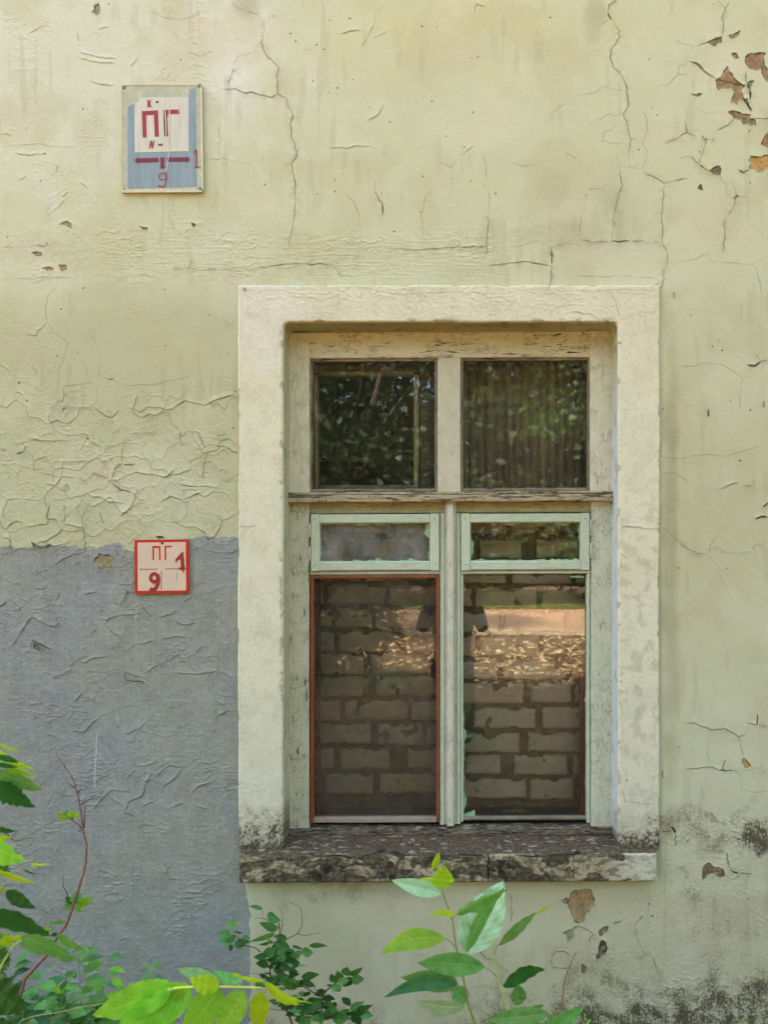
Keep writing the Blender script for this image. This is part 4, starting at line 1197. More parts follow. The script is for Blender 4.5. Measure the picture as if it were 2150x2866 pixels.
# ---- brick infill behind the lower lights
def bricks():
    yb = 0.300
    infill = empty('brick_infill', (wx_(1260), yb, wz_(2290)), 'rough grey brown masonry filling the opening behind the lower panes', 'brickwork')
    left = {1636: [(860, 905), (917, 1080), (1092, 1232)], 1702: [(860, 1040), (1052, 1232)], 1768: [(860, 935), (946, 1120), (1134, 1232)], 1830: [(860, 1020), (1035, 1200)],
            1892: [(856, 1027), (1050, 1222)], 1960: [(860, 954), (966, 1142), (1149, 1240)], 2027: [(856, 1040), (1056, 1186), (1196, 1240)], 2094: [(860, 936), (950, 1092), (1140, 1242)], 2165: [(856, 900), (912, 1046), (1062, 1230)],
            1570: [(860, 1010), (1022, 1200)], 1504: [(860, 1000), (1012, 1190)], 1438: [(860, 905), (917, 1095), (1107, 1240)]}
    right = {1642: [(1238, 1322), (1332, 1504), (1518, 1690)], 1712: [(1240, 1400), (1412, 1580), (1592, 1690)], 1778: [(1240, 1330), (1342, 1510), (1522, 1690)], 1845: [(1240, 1392), (1408, 1590), (1602, 1690)],
             1912: [(1240, 1468), (1484, 1602), (1612, 1690)], 1980: [(1328, 1500), (1519, 1690)], 2050: [(1240, 1458), (1476, 1690)], 2112: [(1304, 1404), (1440, 1592), (1604, 1690)], 2180: [(1240, 1476), (1484, 1608), (1618, 1690)],
             1576: [(1240, 1420), (1432, 1602), (1612, 1690)], 1508: [(1240, 1330), (1342, 1460), (1500, 1690)], 1440: [(1240, 1420), (1432, 1610)]}
    mb = MB(); rr = random.Random(3)
    for tab, rot in ((left, 0.0), (right, 0.0)):
        for Y, row in tab.items():
            for (a, b) in row:
                n, m = max(6, int((b-a)/9)), 7; H = 57+rr.uniform(-3, 2); sd_ = rr.random()*50; yoff = rr.uniform(-.004, .004)
                a += rr.uniform(-2, 2); b += rr.uniform(-2, 2)
                vs = []
                for i in range(n+1):
                    for j in range(m+1):
                        u, v = i/n, j/m
                        X = a+(b-a)*u; Yq = Y+H*v
                        e = min(u*(b-a), (1-u)*(b-a), v*H, (1-v)*H)
                        nx_ = mnoise.noise(Vector((X/14, Yq/14, sd_)))
                        edgej = 3.2*max(0, 1-e/7)
                        if u in (0, 1): X += (1 if u == 0 else -1)*(abs(nx_)*5+3*max(0, mnoise.noise(Vector((sd_, Yq/20, 7)))))
                        if v in (0, 1): Yq += (1 if v == 0 else -1)*(max(0, mnoise.noise(Vector((X/28, sd_, 2)))+.02)*22+abs(nx_)*4)*(1 if v == 0 else 0.35)
                        dep = yb-0.010+yoff+0.005*max(0, 1-e/2.5)**2+0.0022*mnoise.noise(Vector((X/30, Yq/30, sd_+9)))+0.001*nx_
                        p = P(X, Yq, dep); vs.append(p)
                fs = [(i*(m+1)+j, i*(m+1)+j+1, (i+1)*(m+1)+j+1, (i+1)*(m+1)+j) for i in range(n) for j in range(m)]
                # sides
                ring = [i*(m+1) for i in range(n+1)]+[n*(m+1)+j for j in range(1, m+1)]+[i*(m+1)+m for i in range(n-1, -1, -1)]+[j for j in range(m-1, 0, -1)]
                base = len(vs)
                for r_ in ring: q = vs[r_]; vs.append(Vector((q.x, yb+0.03, q.z)))
                L = len(ring)
                fs += [(ring[k], ring[(k+1) % L], base+(k+1) % L, base+k) for k in range(L)]
                mb.add(vs, fs)
    m, nt, b = newmat('silicate_brick'); v = mapped(nt, (1, 1, 1))
    n1 = noise_t(nt, v, 16, 5, 0.6); n2 = noise_t(nt, v, 160, 4, 0.7); n3 = noise_t(nt, v, 30, 5, 0.65)
    c = mixc(nt, ramp(nt, n1, 0.35, 0.65), lc(214, 210, 188), lc(194, 190, 168)); c = mixc(nt, ramp(nt, n3, 0.6, 0.72), c, lc(128, 116, 92)); c = mixc(nt, ramp(nt, n2, 0.64, 0.74), c, lc(100, 90, 70))
    nt.links.new(c, b.inputs['Base Color']); b.inputs['Roughness'].default_value = 0.95; bump(nt, b, n2, 0.6, 0.002)
    mb.build('bricks', m, infill)
    # mortar bed, uneven, squeezed out in places
    xs = np.arange(835, 1705, 2.5, dtype=np.float32); ys = np.arange(1412, 2262, 2.5, dtype=np.float32); X, Y = np.meshgrid(xs, ys, indexing='ij')
    dep = yb+0.004+0.006*fb(X, Y, 40, 801, 3)+0.002*fb(X, Y, 9, 803, 3)-0.016*ss(0.35, 0.75, fb(X, Y, 70, 807, 3))
    k = (D+dep)/D; pts = np.stack([CAMX+(X-CX)*S*k, dep, CAMZ-(Y-CY)*S*k], -1)
    C = np.ones(X.shape+(3,), dtype=np.float32)*lin((122, 112, 86))*(1+0.35*fb(X, Y, 30, 809, 4)[..., None])
    link('mortar', grid_mesh('mortar', pts, C, 0.2+0*X), M_PL, infill)
    mb = MB(); a = P(840, 2262, yb); b2 = P(1700, 1404, yb)
    mb.box((a.x-0.05, yb+0.035, a.z), (b2.x+0.05, yb+0.12, b2.z)); mb.build('backing', M_ROOM, infill, smooth=False)
    # lumps of dropped mortar on the inner ledge
    rr = random.Random(9); m_lump = mat_plain('mortar_lump', tuple(lin((150, 138, 112))), 0.95, 0.3, 50, 0.004)
    for (X, Y, wd, hh) in ((1445, 2262, 60, 34), (1390, 2268, 40, 18), (1560, 2272, 60, 14), (1060, 2268, 70, 14), (960, 2272, 50, 12), (1520, 2270, 30, 20)):
        mbm = MB(); n = 14; vs = []; fs = []
        for i in range(n+1):
            for j in range(6):
                t = i/n*2-1; a_ = j/5*math.pi
                r_ = math.sqrt(max(0, 1-t*t))*(0.8+0.5*mnoise.noise(Vector((t*4, a_*2, X))))
                p = P(X+t*wd, 2292, 0.25); vs.append((p.x, 0.255-0.035*math.cos(a_)*r_, p.z+hh*S*math.sin(a_)*r_))
        for i in range(n):
            for j in range(5): fs.append((i*6+j, (i+1)*6+j, (i+1)*6+j+1, i*6+j+1))
        mbm.add(vs, fs); mbm.build('mortar_lump', m_lump, infill)
    mb = MB(); a = P(800, 2300, 0.15); c_ = P(1720, 2252, 0.28)
    mb.box((a.x, 0.150, a.z-0.02), (c_.x, yb+0.03, P(1260, 2283, 0.2).z)); mb.build('inner_ledge', mat_plain('inner_ledge_wood', (0.045, 0.035, 0.03), 0.6, 0.5, 30, 0.002, stretch=(.2, 1, 1)), house, smooth=False)
bricks()

# ---- inner window frame behind the upper left light
inn = empty('inner_window_frame', (wx_(1050), 0.24, wz_(1376)), 'second sash frame seen dimly behind the upper left pane', 'window frame')
W_INN = mat_wood('inner_sash_paint', lc(206, 202, 160), lc(180, 176, 136), CHD, 'v', 0.5, 0.8, dirt=0.4)
W_INNH = mat_wood('inner_sash_paint_rail', lc(176, 168, 132), lc(150, 142, 110), CHD, 'h', 0.5, 0.8, dirt=0.4)
B('stile', W_INN, inn, [(1158, 1172, 1048, 1366, 0.235, 0.27), (878, 890, 1048, 1366, 0.235, 0.27)], jit=1.2, seed=70)
B('rail', W_INNH, inn, [(890.5, 1157.5, 1036, 1050, 0.236, 0.27), (890.5, 1157.5, 1356, 1372, 0.234, 0.27)], jit=1.2, seed=71)
W_INND = mat_plain('inner_post_paint', tuple(lin((92, 88, 66))), 0.6, 0.3, 60, 0.001)
mb = MB(); board(mb, 1176, 1290, 1000, 1400, 0.245, 0.30, seed=72); board(mb, 800, 876, 1000, 1400, 0.2455, 0.30, seed=74); board(mb, 876.5, 1175.5, 990, 1034, 0.246, 0.30, seed=73)
mb.build('casing', W_INND, inn, smooth=False)

# ---- lace curtain behind the upper right light
def curtain():
    root = empty('lace_curtain', (wx_(1470), 0.30, wz_(1000)), 'limp brown net curtain with looped trim hanging behind the upper right pane', 'curtain')
    xs = np.arange(1270, 1690, 2.2, dtype=np.float32); ys = np.arange(985, 1410, 5.0, dtype=np.float32); X, Y = np.meshgrid(xs, ys, indexing='ij')
    ph = X+10*pn(X*0+5, Y, 160, 811)+0.06*(Y-1000)*ss(1450, 1650, X)
    dep = 0.268+0.030*pn(ph, Y*0, 34, 817)+0.016*pn(ph, Y*0, 15, 818)*ss(-.3, .5, pn(X, Y*0, 80, 819))+0.004*pn(X, Y, 50, 815)
    k = (D+dep)/D; pts = np.stack([CAMX+(X-CX)*S*k, dep, CAMZ-(Y-CY)*S*k], -1)
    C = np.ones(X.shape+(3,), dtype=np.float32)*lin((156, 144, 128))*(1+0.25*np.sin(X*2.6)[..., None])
    m, nt, b = newmat('net_cloth'); at = N(nt, 'ShaderNodeAttribute', attribute_name='paint')
    nt.links.new(at.outputs['Color'], b.inputs['Base Color']); b.inputs['Roughness'].default_value = 0.95
    wv = noise_t(nt, mapped(nt, (1, 1, 0.03)), 900, 2, 0.5)
    nt.links.new(ramp(nt, wv, 0.36, 0.62, (0.45, 0.45, 0.45, 1), (0.85, 0.85, 0.85, 1)), b.inputs['Alpha'])
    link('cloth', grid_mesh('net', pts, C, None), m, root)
    lace = mat_plain('lace_thread', tuple(lin((206, 190, 160))), 0.9, 0.2, 100)
    for (xa, xb, r) in ((1422, 1434, 4.2), (1545, 1550, 4.6), (1299, 1308, 4.0)):
        mb = MB(); Y = 1010; i = 0
        while Y < 1370:
            X = xa+(xb-xa)*(Y-1010)/360+2.5*mnoise.noise(Vector((Y/60, xa, 0)))
            pts_ = [P(X+r*math.cos(a)*0.95, Y+r*1.5*math.sin(a), 0.238) for a in [k*math.pi/5 for k in range(11)]]
            mb.tube(pts_, 0.0010, n=4); Y += r*3.1; i += 1
        mb.build('lace_loops', lace, root)
    mb = MB(); mb.tube([P(1270, 992, 0.262), P(1690, 992, 0.262)], 0.006, n=8); mb.build('curtain_rod', W_INND, root)
curtain()

# ------------------------------------------------------------------ signs
class Sheet:
    """flat coloured shapes laid on a plate, each a thin prism; u,v are pixels of an enlarged view"""
    def __init__(s, ox, oy, sc_, y): s.o = (ox, oy, sc_); s.y = y
    def p(s, u, v, y): return P(s.o[0]+u*s.o[2], s.o[1]+v*s.o[2], y)
    def poly(s, mb, pts, lift, th=0.0006):
        yf = s.y-lift; n = len(pts)
        A = sum(pts[i][0]*pts[(i+1) % n][1]-pts[(i+1) % n][0]*pts[i][1] for i in range(n))
        if A < 0: pts = pts[::-1]
        v = [s.p(u, w_, yf) for u, w_ in pts]+[Vector((q.x, yf+th, q.z)) for q in [s.p(u, w_, yf) for u, w_ in pts]]
        f = [tuple(range(n-1, -1, -1)), tuple(range(n, 2*n))]+[(k, (k+1) % n, n+(k+1) % n, n+k) for k in range(n)]
        mb.add(v, f)
    def stroke(s, mb, pts, w, lift, th=0.0006, w1=None):
        w1 = w if w1 is None else w1; L = []; Rr = []
        for i, (u, v) in enumerate(pts):
            a = pts[max(0, i-1)]; b = pts[min(len(pts)-1, i+1)]; dx, dy = b[0]-a[0], b[1]-a[1]; l = math.hypot(dx, dy)+1e-6
            ww = (w+(w1-w)*i/max(1, len(pts)-1))/2; L.append((u-dy/l*ww, v+dx/l*ww)); Rr.append((u+dy/l*ww, v-dx/l*ww))
        for i in range(len(pts)-1): s.poly(mb, [L[i], L[i+1], Rr[i+1], Rr[i]], lift+0.00001*i, th)
def arc(cx, cy, rx, ry, a0, a1, n=14): return [(cx+rx*math.cos(R(a0+(a1-a0)*i/n)), cy+ry*math.sin(R(a0+(a1-a0)*i/n))) for i in range(n+1)]

def sign1():
    root = empty('hydrant_sign', tuple(P(454, 385, -0.012)), 'tall faded blue and white plate with red ПГ lettering, its border painted over in cream', 'sign')
    Y0 = -0.014; sh = Sheet(320, 210, 0.16275, Y0)
    m_pl, nt, b = newmat('overpainted_plate'); v = mapped(nt, (1, 1, 1)); n1 = noise_t(nt, v, 40, 5, 0.6); n2 = noise_t(nt, mapped(nt, (1, 1, .15)), 160, 4, 0.6)
    c = mixc(nt, ramp(nt, n1, 0.4, 0.65), lc(170, 176, 138), lc(192, 190, 154)); c = mixc(nt, mathn(nt, 'MULTIPLY', ramp(nt, n2, 0.62, 0.75), 0.6), c, lc(130, 128, 88))
    nt.links.new(c, b.inputs['Base Color']); b.inputs['Roughness'].default_value = 0.6; bump(nt, b, n2, 0.4, 0.001)
    mb = MB(); n = 60
    out = []
    for (a, b2) in (((118, 172), (1498, 172)), ((1498, 172), (1524, 2008)), ((1524, 2008), (122, 2018)), ((122, 2018), (118, 172))):
        for i in range(40):
            t = i/40; j = 7*mnoise.noise(Vector((t*14, a[0]*.01, b2[1]*.01))); out.append((a[0]+(b2[0]-a[0])*t+(j if a[0] == b2[0] or abs(a[0]-b2[0]) < 60 else 0), a[1]+(b2[1]-a[1])*t+(j if abs(a[0]-b2[0]) > 60 else 0)))
    sh.poly(mb, out, 0.0, 0.010); mb.build('plate', m_pl, root, smooth=False)
    m_edge = mat_plain('cream_overpaint', tuple(lin((208, 200, 162))), 0.7, 0.12, 80, 0.002)
    mb = MB()
    def rag(a, b2, wd, amp, seed, side):
        pts = []
        for i in range(50):
            t = i/49; pts.append((a[0]+(b2[0]-a[0])*t, a[1]+(b2[1]-a[1])*t))
        inn_ = []
        for i, (u, v_) in enumerate(pts):
            j = wd+amp*mnoise.noise(Vector((i*0.45, seed, 0)))
            inn_.append((u+side[0]*j, v_+side[1]*j))
        for i in range(49): sh.poly(mb, [pts[i], pts[i+1], inn_[i+1], inn_[i]], 0.0016+0.00001*(i % 2), 0.0016)
    rag((1503, 180), (1528, 2005), 34, 26, 1, (-1, 0)); rag((122, 2022), (1530, 2012), 52, 34, 2, (0, -1)); rag((112, 170), (116, 2020), 16, 12, 3, (1, 0)); rag((116, 168), (1500, 168), 10, 12, 4, (0, 1))
    mb.build('border', m_edge, root, smooth=False)
    m_bl = mat_plain('blue_sign_paint', tuple(lin((136, 154, 152))), 0.5, 0.12, 46, 0.0004, stretch=(1, 1, .14))
    mb = MB(); sh.poly(mb, [(228, 560), (256, 522), (345, 486), (345, 700), (345, 1320), (1275, 1320), (1275, 380), (1290, 240), (1395, 232), (1405, 1000), (1418, 1912), (232, 1952), (220, 1200)], 0.0008, 0.0012)
    mb.build('blue_panel', m_bl, root, smooth=False)
    m_w, nt, b = newmat('white_sign_paint'); v = mapped(nt, (1, 1, 0.12)); n1 = noise_t(nt, v, 60, 4, 0.6)
    nt.links.new(mixc(nt, ramp(nt, n1, 0.45, 0.75), lc(208, 204, 178), lc(190, 188, 156)), b.inputs['Base Color']); b.inputs['Roughness'].default_value = 0.5
    mb = MB(); sh.poly(mb, [(345, 480), (420, 460), (430, 386), (1272, 378), (1274, 800), (1276, 1310), (348, 1332), (344, 900)], 0.0018, 0.0022)
    mb.build('white_panel', m_w, root, smooth=False)
    m_r = mat_plain('faded_red', tuple(lin((158, 46, 42))), 0.5, 0.12, 90); m_db = mat_plain('dark_red', tuple(lin((122, 34, 52))), 0.5, 0.12, 60); m_old = mat_plain('brown_red', tuple(lin((98, 38, 22))), 0.5, 0.15, 60)
    L = 0.0024; mb = MB()
    sh.poly(mb, [(470, 620), (748, 606), (762, 1060), (692, 1060), (676, 684), (545, 690), (550, 1072), (484, 1072)], L)      # П
    sh.poly(mb, [(875, 597), (925, 597), (928, 668), (905, 720), (921, 1052), (890, 1052)], L)
    sh.poly(mb, [(925, 597), (1112, 590), (1122, 668), (928, 672)], L+0.00002)
    for pts in ([(566, 428), (600, 426), (600, 556), (566, 556)], [(600, 470), (628, 426), (636, 428), (612, 482), (640, 556), (612, 556), (600, 505)]): sh.poly(mb, pts, L)   # K
    sh.poly(mb, [(612, 1126), (640, 1126), (650, 1200), (662, 1126), (686, 1128), (664, 1262), (640, 1262), (630, 1195), (618, 1264), (592, 1262)], L)                # N
    sh.poly(mb, [(753, 1182), (830, 1180), (830, 1214), (753, 1216)], L)
    mb.build('lettering', m_r, root, smooth=False)
    mb = MB(); sh.poly(mb, [(838, 600), (872, 598), (880, 820), (905, 900), (918, 1052), (852, 1056), (846, 900)], L-0.0001); mb.build('old_lettering', m_old, root, smooth=False); mb = MB(); sh.poly(mb, [(708, 448), (756, 448), (756, 478), (708, 480)], L)
    mb.build('dash', m_old, root, smooth=False); mb = MB(); sh.poly(mb, [(890, 1414), (912, 1414), (905, 1488), (890, 1488)], L); mb.build('old_arrow', m_old, root, smooth=False)
    for pts in ([(340, 1462), (408, 1406), (412, 1430), (755, 1420), (755, 1488), (412, 1502), (412, 1532)], [(925, 1418), (1240, 1414), (1242, 1390), (1294, 1442), (1248, 1504), (1240, 1484), (905, 1488)], [(786, 1416), (858, 1414), (856, 1572), (878, 1572), (846, 1606), (802, 1606), (774, 1578), (790, 1572)]):
        mb = MB(); sh.poly(mb, pts, L); mb.build('arrow', m_db, root, smooth=False)
    m_n = mat_plain('brush_red', tuple(lin((150, 72, 60))), 0.5, 0.2, 120); mb = MB()
    sh.stroke(mb, arc(825, 1745, 58, 58, -60, 300, 18), 18, L); sh.stroke(mb, [(880, 1660), (892, 1740), (884, 1830), (862, 1896), (830, 1918), (780, 1912), (742, 1890)], 26, L+0.0003, w1=20)
    mb.build('numeral_nine', m_n, root, smooth=False)
    mb = MB(); sh.stroke(mb, [(1372, 1350), (1400, 1280), (1408, 1300), (1404, 1580)], 28, L); sh.stroke(mb, [(1380, 1582), (1478, 1578)], 18, L+0.0003); mb.build('numeral_one', m_n, root, smooth=False)
    mb = MB(); sh.stroke(mb, [(868, 400), (862, 600), (880, 820), (884, 1000), (872, 1060)], 16, L+0.0005); sh.stroke(mb, [(948, 400), (944, 900), (940, 1310), (920, 1420), (905, 1560), (885, 1660)], 22, L+0.0006, w1=14)
    sh.stroke(mb, [(1100, 470), (1098, 650)], 12, L+0.0005); sh.stroke(mb, [(1172, 290), (1176, 480), (1168, 680), (1130, 800), (1118, 1000)], 12, L+0.0005, w1=6)
    mb.build('paint_run', m_w, root, smooth=False)
    m_s = mat_plain('painted_screw', tuple(lin((120, 124, 92))), 0.5, 0.4, 200)
    for (u, v_, r) in ((162, 212, 34), (1462, 190, 36), (166, 1962, 16), (1476, 1958, 28)):
        mb = MB(); q = sh.p(u, v_, Y0); rr = r*0.16275*S
        for k in range(3): mb.tube([q+Vector((0, 0.001-0.001*k, 0)), q+Vector((0, -0.0012*(k+1), 0))], rr*(1-0.2*k), n=14)
        mb.build('screw', m_s, root, smooth=False)
sign1()

def sign2():
    root = empty('hydrant_sign', tuple(P(451, 1586, -0.01)), 'small square white plate with a bright red border and hand-painted 9 and 1', 'sign')
    Y0 = -0.013; sh = Sheet(350, 1480, 0.12658, Y0)
    m_red = mat_plain('red_enamel', tuple(lin((196, 14, 8))), 0.35, 0.05, 20); m_cr = mat_plain('cream_enamel', tuple(lin((214, 190, 158))), 0.35, 0.03, 12)
    mb = MB(); sh.poly(mb, [(206, 246), (800, 240), (1400, 236), (1406, 900), (1406, 1420), (216, 1436)], 0.0, 0.004); mb.build('plate', m_red, root, smooth=False)
    mb = MB(); sh.poly(mb, [(272, 306), (1336, 290), (1346, 1364), (274, 1372)], 0.0004, 0.0005); mb.build('white_panel', m_cr, root, smooth=False)
    L = 0.0009; mb = MB()
    sh.poly(mb, [(595, 380), (776, 378), (782, 688), (748, 690), (742, 424), (634, 426), (634, 692), (602, 692)], L); sh.poly(mb, [(868, 378), (1026, 374), (1026, 408), (902, 412), (908, 686), (872, 688)], L)
    mb.build('lettering', m_red, root, smooth=False)
    m_d = mat_plain('dark_red_marker', tuple(lin((146, 26, 14))), 0.5, 0.1, 60)
    mb = MB(); sh.stroke(mb, [(350, 893), (718, 891)], 14, L); sh.poly(mb, [(312, 893), (352, 876), (352, 912)], L); mb.build('arrow', m_d, root, smooth=False)
    mb = MB(); sh.stroke(mb, [(880, 887), (1180, 885)], 14, L); mb.build('arrow', m_d, root, smooth=False)
    mb = MB(); sh.stroke(mb, [(798, 940), (796, 1310)], 13, L); sh.poly(mb, [(782, 1306), (814, 1306), (798, 1344)], L); mb.build('arrow', m_d, root, smooth=False)
    m_b = mat_plain('brushed_red_paint', tuple(lin((150, 40, 30))), 0.45, 0.18, 120)
    mb = MB(); sh.poly(mb, [(1270, 505), (1284, 515), (1296, 640), (1312, 850), (1340, 868), (1320, 905), (1290, 925), (1302, 975), (1285, 972), (1262, 925), (1200, 905), (1172, 885), (1200, 848), (1230, 850), (1222, 675), (1150, 706), (1138, 746), (1118, 735), (1098, 690), (1200, 570)], L+0.0003)
    mb.build('numeral_one', m_b, root, smooth=False)
    mb = MB(); sh.stroke(mb, arc(640, 1085, 78, 88, 10, 350, 20), 78, L+0.0003); sh.stroke(mb, [(715, 1010), (735, 1110), (722, 1210), (690, 1290), (640, 1345), (590, 1352), (548, 1320)], 76, L+0.0006, w1=88)
    sh.poly(mb, [(605, 1190), (632, 1195), (628, 1245), (615, 1240)], L+0.0003); mb.build('numeral_nine', m_b, root, smooth=False)
    mb = MB(); q = sh.p(820, 318, Y0); mb.tube([q+Vector((0, 0.001, 0)), q+Vector((0, -0.002, 0))], 0.0052, n=14); mb.build('nail', M_PUT, root, smooth=False)
    mb = MB(); sh.stroke(mb, [(1136, 960), (1138, 1060), (1145, 1175)], 10, L); mb.build('scuff', mat_plain('scuff', (0.25, 0.22, 0.16), 0.8), root, smooth=False)
sign2()
# ------------------------------------------------------------------ ground, path and the trees across from the wall (they light the wall and show in its panes)
def mat_ground():
    m, nt, b = newmat('earth'); v = mapped(nt, (1, 1, 1))
    n1 = noise_t(nt, v, 3.0, 6, 0.65); n2 = noise_t(nt, v, 25, 5, 0.7)
    c = mixc(nt, ramp(nt, n1, 0.4, 0.6), lc(104, 78, 52), lc(124, 94, 62)); c = mixc(nt, ramp(nt, n2, 0.45, 0.7), c, lc(70, 58, 36))
    nt.links.new(c, b.inputs['Base Color']); b.inputs['Roughness'].default_value = 0.95; bump(nt, b, n2, 0.7, 0.02); return m
def sheet(name, x0, x1, y0, y1, z, mat, nx=40, ny=40, amp=0.0):
    xs = np.linspace(x0, x1, nx, dtype=np.float32); ys = np.linspace(y0, y1, ny, dtype=np.float32); X, Y = np.meshgrid(xs, ys, indexing='ij')
    Z = z+amp*fb(X, Y, 3.1, 901, 3)
    o = link(name, grid_mesh(name, np.stack([X, Y, Z], -1).astype(np.float32), None, None), mat); o['kind'] = 'structure'; return o
sheet('ground', -70, 70, -90, -0.01, -0.03, mat_ground(), 180, 180, 0.02)
sheet('path', -60, 60, -33, -19.5, 0.03, mat_plain('sandy_path', tuple(lin((206, 164, 128))), 0.95, 0.08, 2.5, 0.01))
mb = MB(); mb.box((-60, -19.5, -0.1), (60, -19.25, 0.12)); o = mb.build('kerb', mat_plain('kerb_stone', tuple(lin((196, 176, 150))), 0.9, 0.1, 8), None, smooth=False); o['kind'] = 'structure'
sheet('lawn', -60, 60, -60, -33.1, 0.04, mat_plain('grass_ground', tuple(lin((98, 112, 44))), 0.95, 0.3, 8, 0.03))

def leaf_geo(mb, base, tip, w, roll=0.0, fold=0.25, droop=0.0, view=Vector((0, -1, 0)), serr=0.0, nseg=10, shape=0.85, wav=0.0, bend=0.0, tipp=1.0, seed=0):
    """one leaf blade: folded along the midrib, arched, with a toothed outline"""
    base = Vector(base); tip = Vector(tip); ax = tip-base; L = ax.length
    if L < 1e-6: return
    ax.normalize(); side = ax.cross(view)
    if side.length < 1e-3: side = ax.cross(Vector((1, 0, 0)))
    side.normalize(); side = Matrix.Rotation(roll, 3, ax) @ side; nrm = side.cross(ax).normalized()
    vs = []; uv = []; fs = []
    ARCH = math.sin(seed*3.1) if nseg >= 20 else 0.0
    SS = (-1, -0.5, 0, 0.5, 1) if nseg < 20 else (-1, -.75, -0.5, -.25, 0, .25, 0.5, .75, 1); K = len(SS)
    for i in range(nseg+1):
        t = i/nseg
        prof = (math.sin(math.pi*min(1, t**shape)))**0.85*(1-0.30*t*tipp) if 0 < t < 1 else 0.0
        if serr and 0 < i < nseg: prof *= 1+serr*((1 if i % 2 else -1) if nseg < 30 else ((i % 3)-1)*0.8)
        c = base+ax*(L*t)-Vector((0, 0, 1))*(droop*L*(t*t))+side*(bend*L*math.sin(math.pi*t))
        for s in SS:
            ww = s*prof*w*0.5
            lift = abs(ww)*math.tan(fold)*(1-0.35*abs(s))+(0.012*w*math.sin(2*math.pi*(9*t-1.5*abs(s)))*(1-abs(s))*min(1, abs(s)*4) if K > 5 else 0)+0.06*L*math.sin(math.pi*t)*ARCH
            rip = wav*w*math.sin(t*26+abs(s)*2.0+seed)*abs(s)
            fwd = 0.10*w*abs(s)**2*prof
            vs.append(c+side*ww+nrm*(lift+rip)+ax*fwd); uv.append((t+1e-4, s))
    for i in range(nseg):
        for k in range(K-1): fs.append((i*K+k, i*K+k+1, (i+1)*K+k+1, (i+1)*K+k))
    mb.add(vs, fs, uv)

# litter
lit = MB(); rr = random.Random(21)
for i in range(9000):
    y = -(8.5+rr.random()**1.1*10.2); x = rr.uniform(-1, 1)*(2.0+abs(y)*0.62)+0.4
    a = rr.uniform(0, 6.28); l = rr.uniform(0.05, 0.15); z = 0.012+rr.random()*0.05; t = Vector((math.cos(a)*l, math.sin(a)*l, rr.uniform(-.02, .05)))
    leaf_geo(lit, (x, y, z), Vector((x, y, z))+t, l*0.75, rr.uniform(-.7, .7), 0.3, view=Vector((0, 0, 1)), nseg=3)
o = lit.build('fallen_leaves', mat_leaf('litter_leaf', lc(190, 152, 104), lc(226, 204, 160), 0.15, 0.1, 0.6)); tag(o, None, None, None, 'stuff')

M_BARK = mat_plain('bark', (0.06, 0.05, 0.04), 0.9, 0.4, 14, 0.02)
M_CRN = [mat_leaf('crown_green', lc(44, 66, 28), lc(60, 84, 34), 0.3, 0.0, 0.5), mat_leaf('crown_light_green', lc(62, 88, 32), lc(80, 108, 40), 0.3, 0.0, 0.5), mat_leaf('crown_dark_green', lc(36, 54, 26), lc(48, 70, 30), 0.3, 0.0, 0.5)]
def tree(x, y, h, r, mk, lab, n=2600, low=0.35, leaf=0.20):
    rr = random.Random(int(x*10+y*7)); root = empty('tree', (x, y, 0), lab, 'tree', 'trees across the path from the wall')
    mb = MB(); pts = [Vector((x+rr.uniform(-.15, .15)*i, y+rr.uniform(-.15, .15)*i, h*0.85*i/7-0.1)) for i in range(8)]; mb.tube(pts, 0.05+h*0.018, 0.05, n=8)
    limbs = []
    for k in range(11):
        b0 = pts[2+k % 5]; a = rr.uniform(0, 6.28); e = b0+Vector((math.cos(a)*r*.75, math.sin(a)*r*.75, rr.uniform(.1, .35)*h)); mid = b0.lerp(e, .5)+Vector((0, 0, .4)); mb.tube([b0, mid, e], 0.09, 0.02, n=5); limbs.append(e)
    mb.build('trunk', M_BARK, root)
    mb = MB(); cl = []
    for k in range(36):
        a = rr.uniform(0, 6.28); q = rr.random()**.5*r*.9; zz = h*(low+(1-low)*rr.random()); f = 1-abs((zz/h-low)/(1-low)-.45)*1.1
        cl.append(Vector((x+math.cos(a)*q*max(.25, f), y+math.sin(a)*q*max(.25, f), zz)))
    cl += limbs
    for k in range(n):
        c = rr.choice(cl); d = Vector((rr.gauss(0, 1), rr.gauss(0, 1), rr.gauss(0, .7))).normalized()*rr.random()**.4*r*.36
        p = c+d; t = Vector((rr.uniform(-1, 1), rr.uniform(-1, 1), rr.uniform(-.9, .3))).normalized()*leaf*rr.uniform(.7, 1.5)
        sd_ = t.cross(Vector((rr.uniform(-1, 1), rr.uniform(-1, 1), rr.uniform(-1, 1)))).normalized()*leaf*.45
        mb.add([p, p+t*.5+sd_, p+t, p+t*.5-sd_], [(0, 1, 2, 3)])
    mb.build('crown', M_CRN[mk], root)
